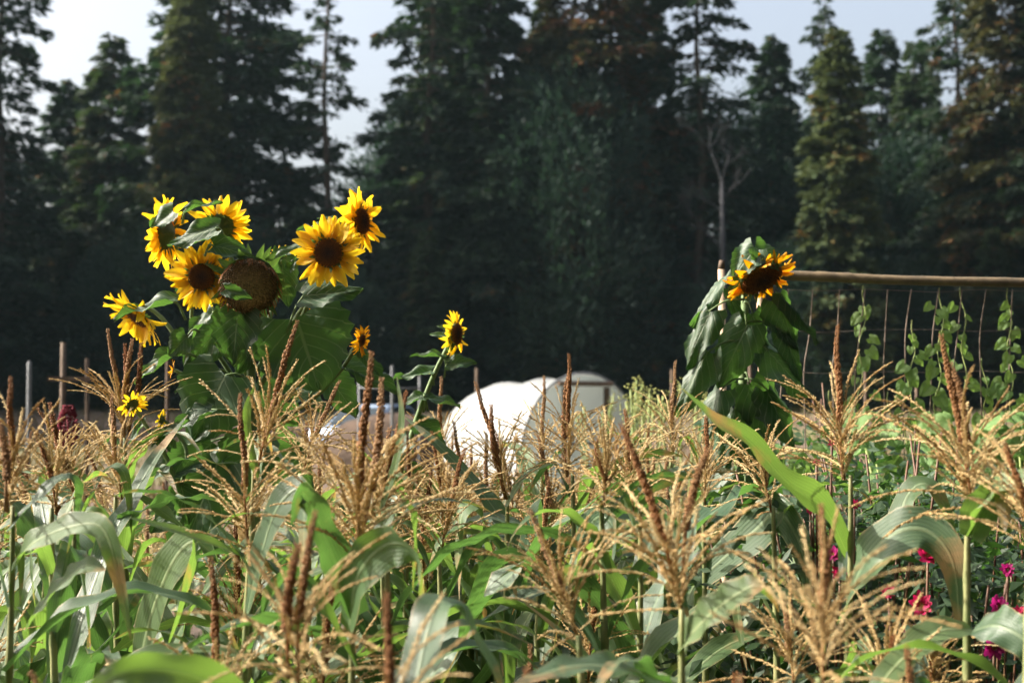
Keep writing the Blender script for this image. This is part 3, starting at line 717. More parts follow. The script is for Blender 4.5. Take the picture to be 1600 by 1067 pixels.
C = {}
HERO = [  # key, base px, tip px, distance, label, options
    ('edge_l', (12, 800), (32, 590), 2.55, 'corn plant at the left edge with a tall thick brown spike', {}),
    ('l2', (88, 800), (78, 672), 3.0, 'corn plant beside the leftmost one, its tassel low and dense', {}),
    ('l3', (125, 790), (88, 630), 3.3, 'corn plant with two curved brown spikes below the wooden frame', {}),
    ('l4', (195, 690), (176, 514), 3.8, 'corn plant with pale spreading tassel left of the big sunflower', {'nbr': 36}),
    ('l5', (190, 780), (160, 618), 3.5, 'corn plant with thin leaning spike under the small left sunflower', {}),
    ('c6', (388, 860), (374, 616), 2.75, 'corn plant whose stalk rises before the dark base of the big sunflower', {'nleaf': 6, 'az0': 2.9}),
    ('c7', (402, 735), (455, 500), 2.95, 'corn plant whose long spike crosses the big dark sunflower leaf', {'nleaf': 6}),
    ('c8', (470, 745), (521, 592), 3.4, 'corn plant with dark leaning spike behind the two tallest tassels', {}),
    ('c9', (556, 880), (567, 552), 2.45, 'corn plant with the largest golden tassel right of the big sunflower', {'nbr': 40, 'az0': .2, 'nleaf': 7}),
    ('c10', (590, 830), (622, 610), 2.75, 'corn plant with brown spike beside a thin upright pale leaf', {}),
    ('f11', (466, 1080), (456, 800), 1.95, 'blurred near corn plant with two dark spikes at lower left', {'nleaf': 4, 'top_frac': .9}),
    ('f12', (596, 1200), (630, 928), 1.7, 'nearest corn plant, only a blurred dark spike at the bottom', {'nleaf': 3, 'top_frac': .85, 'nbr': 8}),
    ('m13', (792, 780), (758, 594), 3.7, 'corn plant with brown tassel before the left of the white tunnel', {'az0': .6}),
    ('m14', (690, 760), (684, 590), 4.5, 'corn plant with thin pale drooping tassel below the small middle sunflower', {}),
    ('m15', (888, 745), (889, 555), 3.75, 'corn plant with straight dark spike before the tunnel door', {}),
    ('m16', (850, 740), (842, 588), 4.5, 'corn plant with thin spike just left of the tunnel door', {}),
    ('f17', (1066, 960), (1000, 656), 2.2, 'corn plant with long thick curved brown spike right of centre', {'nbr': 40, 'nleaf': 6, 'az0': .9, 'top_frac': .93}),
    ('m18', (990, 800), (974, 640), 3.1, 'corn plant with short dark spike left of the thick curved one', {}),
    ('m19', (1052, 720), (1042, 564), 4.2, 'corn plant with thin tall spike right of the white tunnel', {}),
    ('m20', (1100, 790), (1107, 650), 3.5, 'corn plant with short spike below the drooping sunflower', {}),
    ('r23', (1318, 750), (1298, 508), 2.85, 'corn plant with upright brushy tassel before the bean netting', {'nbr': 38, 'nleaf': 5, 'az0': 1.1, 'top_frac': .86}),
    ('r24', (1522, 800), (1478, 522), 2.5, 'tall corn plant with the widest golden tassel at the right', {'nbr': 44, 'nleaf': 4, 'az0': 1.2, 'top_frac': .7}),
    ('f25', (1285, 1075), (1290, 790), 1.85, 'blurred near corn plant with thick upright spike at lower right', {'nleaf': 3, 'top_frac': .8}),
    ('r26', (1612, 860), (1590, 690), 2.3, 'corn plant cut by the right edge of the picture', {'nleaf': 5}),
    ('m27', (945, 790), (950, 690), 2.9, 'corn plant with low bushy tassel left of the thick curved spike', {}),
    ('m30', (905, 1000), (838, 790), 2.35, 'low corn plant with leaning spike at the bottom centre', {'nleaf': 4, 'top_frac': .85}),
    ('m31', (690, 860), (715, 700), 3.3, 'corn plant with dry tassel right of the largest golden one', {}),
    ('r32', (1205, 800), (1180, 690), 3.3, 'corn plant behind the long bright leaf blade', {'nleaf': 5}),
]
for i, (k, b, t, Y, lab, kw) in enumerate(HERO):
    C[k] = corn(b[0], b[1], t[0], t[1], Y, lab, 300 + i * 7, **kw)
def second_spike(o, base, tip, Y):
    T = [c for c in o.children if c.name.startswith('tassel')][0]; a, b = at(*base, Y), at(*tip, Y); d = b - a
    M_ = Matrix.Translation(a - o.location) @ d.to_track_quat('Z', 'Y').to_matrix().to_4x4() @ Matrix.Diagonal((1, 1, d.length / .36, 1))
    link('side_spike', SPM[2], T, LOCAL[T].inverted() @ M_)
corn(1388, 1130, 1380, 990, 2.45, 'short corn plant before the dahlias, left of the tall right stalk', 611, nleaf=9, az0=.4)
corn(1456, 1110, 1462, 1000, 2.7, 'short corn plant close beside the tall right stalk', 617, nleaf=9, az0=.9)
corn(1240, 1080, 1232, 945, 2.6, 'short corn plant between the two blurred near right tassels', 623, nleaf=9, az0=.2)
for i_, (px_, tip_, Y_) in enumerate(((702, 665, 5.0), (735, 672, 5.6), (768, 690, 5.1), (818, 676, 5.4), (838, 690, 4.8), (722, 700, 4.4), (925, 672, 5.2), (968, 668, 5.0), (1010, 650, 5.5), (692, 668, 4.1), (724, 664, 4.2), (756, 678, 4.0), (803, 668, 4.2), (640, 672, 4.0), (600, 668, 4.4))):
    corn(px_, tip_ + 150, px_ + (i_ % 3 - 1) * 9, tip_, Y_, '', 5000 + i_, 'corn plants deep in the field', False, 9)
second_spike(C['r24'], (1508, 760), (1531, 570), 2.5); second_spike(C['f17'], (1068, 900), (1062, 700), 2.25)
second_spike(C['f11'], (452, 1060), (428, 850), 1.95); second_spike(C['c9'], (560, 860), (628, 600), 2.45)
second_spike(C['edge_l'], (8, 800), (22, 660), 2.5); second_spike(C['l4'], (190, 680), (212, 540), 3.8); second_spike(C['l4'], (195, 680), (190, 532), 3.78)
second_spike(C['l4'], (200, 680), (237, 541), 3.8); second_spike(C['m15'], (886, 745), (866, 578), 3.8); second_spike(C['m13'], (790, 780), (745, 640), 3.7)
second_spike(C['l3'], (120, 780), (62, 640), 3.3)

# leaves that can be told apart in the photograph
hl = hero_leaf
hl(C['r23'], [(1322, 862, 2.85), (1286, 792, 2.8), (1232, 756, 2.73), (1168, 688, 2.68), (1110, 650, 2.6), (1062, 604, 2.55)], 54, (-.35, -.5, .8), 'corn', .7, .2, .4, 3)
hl(C['r23'], [(1320, 960, 2.85), (1345, 890, 2.75), (1395, 835, 2.7), (1450, 830, 2.68), (1490, 880, 2.66), (1500, 990, 2.68)], 84, (-.5, -.4, .8), 'corn_dark', 1.6, .15, .2, 4)
hl(C['r24'], [(1520, 985, 2.5), (1470, 985, 2.45), (1420, 1020, 2.4), (1370, 1080, 2.35), (1330, 1180, 2.35)], 58, (.2, -.5, .85), 'corn', .3, .15, .25, 5)
hl(C['r24'], [(1520, 985, 2.5), (1560, 978, 2.45), (1610, 1010, 2.4), (1650, 1100, 2.4)], 74, (0, -.6, .8), 'corn_dark', 1.0, .2, .2, 6)
hl(C['r24'], [(1520, 830, 2.5), (1545, 775, 2.42), (1600, 750, 2.36), (1680, 770, 2.3)], 56, (-.4, -.5, .8), 'corn', .3, .2, .3, 7)
hl(C['r24'], [(1518, 840, 2.5), (1535, 790, 2.45), (1565, 760, 2.4), (1570, 830, 2.37)], 60, (-.4, -.9, .3), 'corn', .9, .2, .2, 17)
hl(C['c6'], [(384, 872, 2.75), (330, 850, 2.68), (270, 828, 2.62), (200, 808, 2.55)], 36, (0, -.55, .85), 'corn', -.2, .08, .35, 8)
hl(C['c6'], [(386, 960, 2.75), (400, 900, 2.7), (430, 800, 2.65), (470, 765, 2.62), (475, 850, 2.58), (468, 930, 2.58)], 54, (-.4, -.6, .7), 'corn_dark', 1.2, .15, .2, 9)
hl(C['edge_l'], [(18, 895, 2.55), (50, 850, 2.5), (110, 823, 2.45), (160, 825, 2.42), (185, 900, 2.4), (205, 1000, 2.4)], 46, (-.2, -.6, .75), 'corn', .6, .3, .35, 10)
hl(C['edge_l'], [(40, 985, 2.55), (80, 930, 2.5), (130, 885, 2.45), (165, 890, 2.42)], 50, (-.2, -.5, .85), 'corn', .3, .2, .25, 11)
hl(C['c9'], [(545, 985, 2.45), (560, 900, 2.38), (605, 852, 2.32), (650, 865, 2.28), (665, 950, 2.26), (655, 1045, 2.26)], 74, (-.5, -.7, .5), 'corn', 1.5, .25, .3, 12)
hl(C['c9'], [(560, 960, 2.45), (520, 870, 2.42), (490, 800, 2.4), (470, 770, 2.38), (455, 820, 2.36)], 58, (.2, -.8, .5), 'corn_dark', .6, .3, .35, 13)
hl(C['f12'], [(640, 1130, 1.9), (665, 1000, 2.0), (690, 940, 2.05), (730, 970, 2.05), (775, 1060, 2.0), (800, 1150, 1.98)], 66, (-.35, -.7, .5), 'corn_dark', .5, .25, .35, 14)
hl(C['f11'], [(470, 1200, 1.9), (350, 1080, 1.86), (240, 1046, 1.82), (160, 1070, 1.8), (120, 1150, 1.8)], 62, (.1, -.6, .8), 'corn', -.5, .35, .5, 15)
hl(C['m13'], [(790, 905, 3.7), (770, 860, 3.62), (745, 792, 3.58), (722, 800, 3.55), (716, 880, 3.52), (718, 945, 3.5)], 46, (-.5, -.6, .6), 'corn', 1.3, .3, .2, 16)
hl(C['m13'], [(792, 1000, 3.7), (810, 900, 3.62), (840, 810, 3.58), (850, 800, 3.55), (838, 860, 3.5), (800, 960, 3.45)], 46, (-.6, -.6, .5), 'corn_dark', .4, .2, .2, 18)
hl(C['m15'], [(888, 900, 3.75), (905, 850, 3.6), (935, 808, 3.5), (960, 830, 3.45), (955, 900, 3.45)], 54, (-.5, -.6, .6), 'corn_dark', 1.3, .2, .2, 19)
hl(C['f17'], [(1062, 1010, 2.2), (1110, 960, 2.15), (1165, 920, 2.1), (1195, 915, 2.08)], 62, (-.5, -.5, .7), 'corn', .6, .2, .35, 20)
hl(C['l5'], [(215, 1050, 3.0), (240, 950, 2.95), (275, 870, 2.9), (305, 850, 2.85), (290, 930, 2.8), (262, 1010, 2.8)], 66, (-.3, -.7, .6), 'corn', .3, .15, .2, 21)
hl(C['m20'], [(1100, 900, 3.5), (1180, 830, 3.4), (1215, 800, 3.35), (1250, 850, 3.3), (1265, 940, 3.3)], 70, (-.2, -.8, .5), 'corn_dark', .1, .12, .15, 22)
hl(C['r23'], [(1322, 930, 2.85), (1392, 860, 2.95), (1416, 778, 3.0), (1448, 756, 3.0), (1480, 800, 2.98), (1492, 870, 2.96)], 42, (-.6, -.5, .6), 'corn', .3, .2, .25, 27)
hl(C['c10'], [(595, 800, 2.75), (620, 720, 2.72), (628, 650, 2.7), (620, 588, 2.7)], 17, (-.6, -.6, .2), 'corn', .5, .1, .3, 23)
hl(C['c7'], [(404, 745, 2.95), (388, 690, 2.92), (386, 640, 2.9), (398, 602, 2.9)], 18, (-.3, -.9, .2), 'corn', .4, .1, .3, 24)
hl(C['f17'], [(1062, 1080, 2.2), (1000, 1050, 2.1), (900, 1040, 2.0), (800, 1070, 1.95)], 80, (0, -.6, .8), 'corn_dark', .2, .25, .15, 25)

# fillers: rows behind and between, kept below the skyline of the photograph
rf = random.Random(77); placed = [(o.location.x, o.location.y) for o in C.values()]; nf = 0
ROWL = {0: 'corn plant low in the near rows, mostly leaves, hidden by taller tassels', 1: 'corn plant deep in the field behind the front tassels'}
for Y in (1.95, 2.15, 2.3, 2.48, 2.65, 2.85, 3.0, 3.3, 3.6, 4.0, 4.4, 4.9, 5.5, 6.2):
    x = -.47 * Y
    while x < .47 * Y:
        x += rf.uniform(.24, .36) if Y < 4 else rf.uniform(.24, .38); yy = Y + rf.uniform(-.12, .12); px = 800 + x / yy * F
        if px < -60 or px > 1680: continue
        if any((x - a) ** 2 + (yy - b) ** 2 < .15 ** 2 for a, b in placed): continue
        if 225 < px < 345 and yy > 2.5 and yy < 4.5: continue                  # dark foot of the sunflower
        if px > 1195 and 2.9 < yy < 4.8: continue                              # dahlia bed
        if px > 1195 and yy >= 4.8: continue                                   # bean bed
        if 1080 < px < 1200 and yy > 3.6: continue
        lim = (645 if px < 250 else 665) if yy > 3.2 else 800 if yy > 2.5 else 1020
        if px > 1195: lim = 985
        if 640 < px < 860 and yy < 3.3: lim = 1000
        if 225 < px < 420: lim = 880 if yy < 3 else 720
        tip = lim + rf.uniform(0, 90) + (45 if Y in (2.15, 2.48, 2.85) else 0); ln = .33 * F / yy
        near = yy < 3.1
        corn(px + rf.uniform(-20, 20), tip + ln, px + rf.uniform(-25, 25), tip, yy, ROWL[0 if near else 1], 2000 + nf, 'corn plants low in the near rows' if near else 'corn plants deep in the field', False, rf.choice([9, 10, 11]))
        placed.append((x, yy)); nf += 1

# ------------------------------------------------------------------ sunflowers
def heart(seed, droop=.25, cup=.15, serr=.03, narrow=1.0):
    """unit heart-shaped blade: base at origin, tip at y=1, half width about .45, normal +z"""
    rg = random.Random(seed); nv, nu = 14, 10; V = []; UV = []; ph = [rg.uniform(0, 6.28) for _ in range(4)]
    for i in range(nv + 1):
        v = i / nv; w = .47 * narrow * (math.sin(math.pi * min(1, (v * .93 + .07)) ** .62) ** .75 if v < 1 else .0)
        for j in range(nu + 1):
            u = j / nu * 2 - 1; e = abs(u) > .99
            x = u * w * (1 + (serr * 1.6 * (1 if i % 2 else -1) if e else 0)); y = v - .16 * abs(u) ** 1.5 * (1 - v) ** 2.5
            z = -droop * v * v + cup * abs(u) ** 1.5 * w + .05 * math.sin(ph[0] + v * 8 + u * 3) * abs(u) + .05 * math.sin(ph[1] + v * 13) * u * u + .03 * math.sin(ph[2] + 6 * u + 4 * v) + .05 * u * math.sin(ph[3])
            z -= .03 * abs(math.sin((v * 6.5 - abs(u) * 3) * math.pi)) * (1 - abs(u) * .3)
            V.append((x, y, z)); UV.append((.5 + u * .5, v))
    k = nu + 1; Fs = [(i * k + j, i * k + j + 1, (i + 1) * k + j + 1, (i + 1) * k + j) for i in range(nv) for j in range(nu)]
    return V, Fs, UV
def frame_from(d, n):
    y = nrm(d); z = nrm(np.asarray(n, float) - y * np.dot(n, y)); x = np.cross(y, z); return x, y, z
def sf_leaf(o, base, tip, wpx, n, seed, stem=None, droop=.2, cup=.15, mat='sf_leaf'):
    """one leaf with its stalk; base and tip are (px, py, Y); width in px"""
    B, T = vec(at(*base)), vec(at(*tip)); L = np.linalg.norm(T - B); x, y, z = frame_from(T - B, n)
    V, Fs, UV = heart(seed, droop, cup, .035); ws = px2m(wpx, base[2]) / .9
    W = [B + x * (v[0] * ws) + y * (v[1] * L) + z * (v[2] * L) for v in V]; mb = MB().add(W, Fs, UV, 0)
    if stem is not None:
        S = vec(at(*stem)); mid_ = (S + B) / 2 + vec((0, 0, .015)); mb.tube(spline([S, mid_, B], 6), [.004, .0035, .0033, .003, .0028, .0025], 6, 1)
    return mb.build('leaf', [M[mat], M['sf_stem']], o, True, o.location)

def petal_mesh(seed, curl):
    rg = random.Random(seed); V = []; UV = []; n = 7
    for i in range(n + 1):
        v = i / n; w = .185 * math.sin(math.pi * min(.97, .12 + v * .87)) ** .8 + .01
        for u in (-1, -.45, 0, .45, 1):
            V.append((u * w + .04 * math.sin(v * 3 + seed), v, curl * v * v + .05 * abs(u) * math.sin(v * 4 + seed) - .05 * (1 - abs(u)) + .03 * rg.uniform(-1, 1) * v)); UV.append((.5 + .5 * u, v))
    return V, [(i * 5 + j, i * 5 + j + 1, (i + 1) * 5 + j + 1, (i + 1) * 5 + j) for i in range(n) for j in range(4)], UV
PET = {}
for mk in ('petal', 'petal_old'):
    PET[mk] = [MB().add(*petal_mesh(i, c)).mesh('ray_petal', M[mk]) for i, c in enumerate((-.25, -.05, .12, .3, -.4, .05))]
def disc_mesh(name, n, mat, dome, fl):
    mb = MB(); rings, seg = 7, 28; V = [(0, 0, dome)]; UV = [(0, .5)]
    for i in range(1, rings + 1):
        r = i / rings
        for j in range(seg): q = 6.2832 * j / seg; V.append((r * math.cos(q), r * math.sin(q), dome * (1 - r * r) if i < rings else -.12)); UV.append((r, .5))
    Fs = [(0, 1 + j, 1 + (j + 1) % seg) for j in range(seg)]
    for i in range(rings - 1): Fs += [(1 + i * seg + j, 1 + (i + 1) * seg + j, 1 + (i + 1) * seg + (j + 1) % seg, 1 + i * seg + (j + 1) % seg) for j in range(seg)]
    mb.add(V, Fs, UV); rg = random.Random(n)
    for i in range(n):
        r = math.sqrt((i + .5) / n) * .98; q = i * 2.39996; c = vec((r * math.cos(q), r * math.sin(q), dome * (1 - r * r))); w = .95 / math.sqrt(n)
        h = fl * rg.uniform(.6, 1.3) * (.5 + .9 * r ** 3 if r > .55 else .55)
        mb.add([c + vec((w, 0, 0)), c + vec((0, w, 0)), c - vec((w, 0, 0)), c - vec((0, w, 0)), c + vec((0, 0, h)) + vec((math.cos(q), math.sin(q), 0)) * .03], [(0, 1, 4), (1, 2, 4), (2, 3, 4), (3, 0, 4)], [(r, .5)] * 5)
    return mb.mesh(name, M[mat], False)
DISC = disc_mesh('disc', 260, 'disc', .16, .14); SEED = disc_mesh('seed_disc', 520, 'seed', .42, .12)
def calyx_mesh(seed):
    mb = MB(); rg = random.Random(seed); prof = [(.16, -.75), (.32, -.62), (.75, -.42), (1.02, -.18), (1.04, -.05)]
    mb.tube([(0, 0, z) for r, z in prof], [r for r, z in prof], 18)
    for i in range(26):
        q = i * 2.39996; L = rg.uniform(.55, .85); a = R(rg.uniform(20, 75)); c, s = math.cos(q), math.sin(q); o_ = vec((c, s, 0)); sd_ = vec((-s, c, 0)); b = o_ * .92 + vec((0, 0, -.28 + rg.uniform(-.1, .1)))
        d1 = o_ * math.sin(a) + vec((0, 0, math.cos(a) * rg.choice((-.4, 1)))); m_ = b + d1 * L * .45; t_ = b + d1 * L * .9 + o_ * .1
        mb.add([b - sd_ * .12, b + sd_ * .12, m_ + sd_ * .11, m_ - sd_ * .11, t_, m_ + vec((0, 0, .05))], [(0, 1, 2, 5), (0, 5, 3), (3, 5, 4), (5, 2, 4)], [(.3, .1), (.7, .1), (.7, .6), (.3, .6), (.5, 1), (.5, .6)])
    return mb.mesh('calyx', M['calyx'])
CAL = [calyx_mesh(i) for i in range(3)]
def flower(o, px, py, Y, face, rd, pl, n=30, seed=0, disc=True, mk='petal', tilt=(-12, 18), missing=0.0, squash=1.0, dm=None, name='flower_head'):
    """head: calyx mesh as the part; petals and disc as its sub-parts. rd, pl in px"""
    rg = random.Random(seed); c = at(px, py, Y); r = px2m(rd, Y); L = px2m(pl, Y)
    q = Vector(face).normalized().to_track_quat('Z', 'Y').to_matrix().to_4x4()
    h = link(name, CAL[seed % 3], o, Matrix.Translation(c - o.location) @ q @ Matrix.Rotation(rg.uniform(0, 6.28), 4, 'Z') @ Matrix.Scale(r, 4))
    if disc: link('disc', dm or DISC, h)
    for i in range(n):
        if rg.random() < missing: continue
        a = 6.2832 * i / n + rg.uniform(-.1, .1); lay = i % 2; s = L / r * rg.uniform(.82, 1.15)
        m = Matrix.Rotation(a, 4, 'Z') @ Matrix.Translation((0, .9, -.04 - .07 * lay)) @ Matrix.Rotation(R(rg.uniform(*tilt) - 8 * lay), 4, 'X') @ Matrix.Rotation(R(rg.uniform(-14, 14)), 4, 'Z') @ Matrix.Rotation(R(rg.uniform(-20, 20)), 4, 'Y') @ Matrix.Diagonal((s * rg.uniform(.8, 1.1), s, s, 1))
        link('petal', rg.choice(PET[mk]), h, m)
    return h
def stem(o, pts, r0, r1, name='stem', n=14):
    P = spline([vec(at(*p)) if p[1] is not None else vec((at(p[0], 600, p[2]).x, p[2], -.03)) for p in pts], n)
    return MB().tube(P, list(np.linspace(r0, r1, n)), 9).build(name, M['sf_stem'], o, True, o.location)

# --- big branching sunflower on the left
Ym = 3.92
SF = thing('sunflower_plant', (at(395, 600, Ym).x, Ym, 0), 'big branching sunflower with many yellow heads and one brown seed head', 'sunflower')
stem(SF, [(405, None, Ym), (400, 900, Ym), (395, 700, Ym), (392, 560, Ym), (395, 470, Ym + .04)], .016, .011)
for a in ([(394, 640, Ym), (345, 560, Ym), (300, 500, Ym), (312, 440, Ym - .03)], [(394, 600, Ym), (330, 480, Ym + .05), (290, 420, Ym + .1), (268, 368, Ym + .1)],
          [(393, 560, Ym), (370, 440, Ym + .1), (358, 390, Ym + .1), (345, 358, Ym + .06)], [(394, 620, Ym), (460, 520, Ym), (490, 450, Ym), (515, 398, Ym - .0)],
          [(400, 580, Ym + .02), (480, 470, Ym + .08), (520, 370, Ym + .06), (556, 345, Ym + .03)], [(394, 650, Ym), (310, 580, Ym), (260, 505, Ym), (225, 478, Ym), (213, 492, Ym - .03)],
          [(396, 680, Ym), (480, 630, Ym), (535, 575, Ym), (560, 532, Ym)], [(397, 560, Ym), (430, 470, Ym + .1), (440, 412, Ym + .14)], [(394, 640, Ym + .03), (320, 600, Ym + .05), (272, 578, Ym + .02)],
          [(410, 580, Ym), (460, 530, Ym - .03), (489, 489, Ym)]):
    stem(SF, a, .0085, .0045, 'branch')
flower(SF, 315, 433, Ym - .12, (.06, -1, -.02), 21, 34, 46, 1)
flower(SF, 513, 395, Ym - .10, (-.04, -1, -.08), 23, 35, 46, 2)
flower(SF, 566, 346, Ym, (.88, -.45, .02), 20, 34, 40, 3)
flower(SF, 256, 366, Ym + .05, (-.95, .25, .10), 24, 36, 46, 4)
flower(SF, 345, 352, Ym + .08, (-.08, .80, .55), 20, 32, 34, 5, True, 'petal', (-5, 35), .1)
flower(SF, 214, 497, Ym - .05, (-.50, -.45, -.75), 19, 36, 36, 6, True, 'petal', (5, 40))
flower(SF, 441, 408, Ym + .15, (.0, .7, .7), 12, 16, 14, 7, True, 'petal', (20, 50))
flower(SF, 566, 532, Ym - .02, (.85, -.35, -.2), 9, 18, 22, 8, True, 'petal_old')
flower(SF, 490, 485, Ym, (.6, -.5, .5), 6, 10, 10, 9, True, 'petal_old', (30, 60), name='bud')
flower(SF, 270, 577, Ym, (-.9, -.3, .2), 5, 10, 10, 10, True, 'petal_old', (30, 60), name='bud')
def seed_head():
    c = at(390, 447, Ym - .12); r = px2m(43, Ym)
    q = Vector((.16, -.86, -.46)).normalized().to_track_quat('Z', 'Y').to_matrix().to_4x4()
    h = link('seed_head', CAL[1], SF, Matrix.Translation(c - SF.location) @ q @ Matrix.Diagonal((r, r * 1.04, r, 1))); h['label'] = 'large brown seed head with withered petals'
    link('disc', SEED, h); mb = MB(); rg = random.Random(3)
    qi = q.to_3x3().inverted(); dn = qi @ Vector((0, 0, -1))
    for i in range(90):
        a = rg.uniform(0, 6.28); b = vec((math.cos(a), math.sin(a), -.02)); L = rg.uniform(.15, .42); d = nrm(b * .6 + vec(dn) * 1.0 + vec((0, 0, rg.uniform(-.1, .3)))); s = nrm(np.cross(d, b + vec((.1, .2, .9))))
        mb.add([b - s * .035, b + s * .035, b + d * L * .6 + s * .03, b + d * L * .6 - s * .025, b + d * L + s * rg.uniform(-.06, .06)], [(0, 1, 2, 3), (3, 2, 4)])
    mb.build('withered_petals', M['wilt'], h)
seed_head()
fw = (0, -1, .15)
def lf(o, base, tip, w, n, sd_, Y, stem_=None, dr=.2, cup=.15, dY=0.0):
    sf_leaf(o, (base[0], base[1], Y), (tip[0], tip[1], Y + dY), w, n, sd_, (stem_[0], stem_[1], Y + .02) if stem_ else None, dr, cup)
Y0 = Ym
lf(SF, (462, 497), (500, 614), 158, (-.10, -1, .04), 1, Y0 - .06, (432, 545), .05, .10, .02)
lf(SF, (372, 488), (362, 572), 76, (-.06, -1, .02), 2, Y0 - .10, (392, 520), .05, .12)
lf(SF, (352, 586), (296, 692), 122, (-.1, -1, .05), 3, Y0 - .08, (392, 600), .06, .12)
lf(SF, (474, 462), (566, 446), 58, (.0, -.85, .5), 4, Y0 - .08, (448, 520), .12, .1)
lf(SF, (268, 470), (172, 484), 34, (-.1, -.55, .8), 5, Y0 - .12, (290, 500), .18, .2)
lf(SF, (440, 406), (452, 480), 48, (.3, -.9, .1), 6, Y0 + .02, (430, 460), .05, .1)
lf(SF, (466, 388), (412, 404), 20, (0, -.7, .7), 7, Y0 - .02, (490, 400), .15)
lf(SF, (334, 384), (400, 398), 34, (.1, -.8, .5), 8, Y0 - .16, (320, 400), .15)
lf(SF, (336, 358), (258, 378), 46, (.1, -.8, .5), 9, Y0 - .14, (352, 375), .15)
lf(SF, (270, 330), (232, 352), 36, (-.2, -.8, .5), 10, Y0 - .10, None, .15)
lf(SF, (292, 327), (346, 311), 16, (.1, -.6, .8), 11, Y0 - .02, (285, 350), .1)
lf(SF, (508, 356), (463, 357), 18, (-.1, -.6, .8), 12, Y0 - .05, (518, 368), .1)
lf(SF, (528, 346), (496, 338), 16, (-.2, -.7, .6), 13, Y0 - .02, (545, 352), .1)
lf(SF, (346, 512), (284, 574), 66, (.35, -.8, .3), 14, Y0 - .02, (375, 560), .08, .1)
lf(SF, (332, 488), (288, 526), 30, (-.6, -.5, .5), 15, Y0 - .06, (345, 510), .12, .3)
lf(SF, (292, 526), (262, 556), 40, (.1, -1, .1), 16, Y0 - .10, (312, 520), .1)
lf(SF, (266, 556), (204, 592), 22, (-.3, -.5, .8), 17, Y0 - .05, (310, 560), .15, .25)
lf(SF, (398, 540), (366, 586), 36, (.2, -.8, .5), 18, Y0 - .02, (394, 600), .1, .2)
lf(SF, (540, 570), (628, 606), 44, (.1, -.6, .75), 19, Y0 + .02, (500, 610), .15, .15)
lf(SF, (560, 548), (604, 590), 22, (.3, -.6, .7), 20, Y0, (545, 555), .15, .15)
lf(SF, (335, 583), (268, 604), 26, (-.1, -.6, .8), 21, Y0 - .03, (360, 590), .15)
lf(SF, (400, 600), (470, 660), 84, (.1, -.8, .55), 22, Y0 + .05, (394, 620), .12)
lf(SF, (330, 690), (262, 760), 90, (-.2, -.85, .35), 23, Y0 - .05, (390, 690), .12)
lf(SF, (340, 725), (285, 850), 116, (-.08, -1, .04), 24, Y0 - .12, (395, 740), .08)
lf(SF, (395, 690), (370, 790), 92, (-.05, -1, .03), 25, Y0 - .08, (395, 700), .08)
lf(SF, (420, 700), (490, 770), 86, (.25, -.8, .5), 26, Y0 + .05, (396, 710), .12)
lf(SF, (330, 640), (262, 668), 34, (-.2, -.6, .75), 27, Y0 - .1, (390, 660), .2, .3)
lf(SF, (320, 820), (270, 900), 90, (-.2, -.9, .3), 28, Y0, (398, 830), .1)
lf(SF, (515, 590), (560, 650), 60, (.2, -.8, .5), 29, Y0 + .05, (480, 625), .15)
lf(SF, (434, 388), (428, 412), 14, (0, -1, .3), 30, Y0 + .03, None, .1)
lf(SF, (440, 520), (410, 560), 50, (-.3, -.7, .6), 31, Y0 + .08, (400, 560), .1)
lf(SF, (450, 610), (520, 630), 60, (.1, -.4, .9), 32, Y0 + .1, (400, 640), .15)
lf(SF, (352, 452), (394, 466), 22, (0, -1, .1), 34, Y0 - .22, None, .1)
lf(SF, (452, 420), (470, 400), 16, (0, -.8, .4), 35, Y0, None, .1)
lf(SF, (300, 440), (272, 452), 18, (-.5, -.6, .6), 33, Y0 + .03, None, .15)

# --- small sunflower low at left
SL = thing('sunflower_plant', (at(285, 800, 3.75).x, 3.75, 0), 'small sunflower with two little heads low at left', 'sunflower')
stem(SL, [(290, None, 3.75), (285, 860, 3.75), (268, 735, 3.72), (228, 665, 3.7), (212, 640, 3.7)], .009, .004)
stem(SL, [(278, 780, 3.74), (292, 710, 3.75), (272, 672, 3.76), (256, 656, 3.76)], .006, .004, 'branch')
flower(SL, 206, 632, 3.68, (-.55, .55, .45), 10, 15, 22, 21); flower(SL, 251, 656, 3.74, (-.95, .15, .15), 8, 12, 18, 22)
for i, (b, t, w) in enumerate((((225, 660), (196, 690), 22), ((240, 690), (290, 650), 26), ((262, 720), (215, 760), 34), ((275, 740), (330, 720), 30), ((268, 700), (245, 672), 20), ((280, 790), (230, 830), 44), ((283, 760), (300, 820), 50))):
    lf(SL, b, t, w, (-.2 + .1 * i, -.7, .65), 60 + i, 3.72, None, .2, .25)

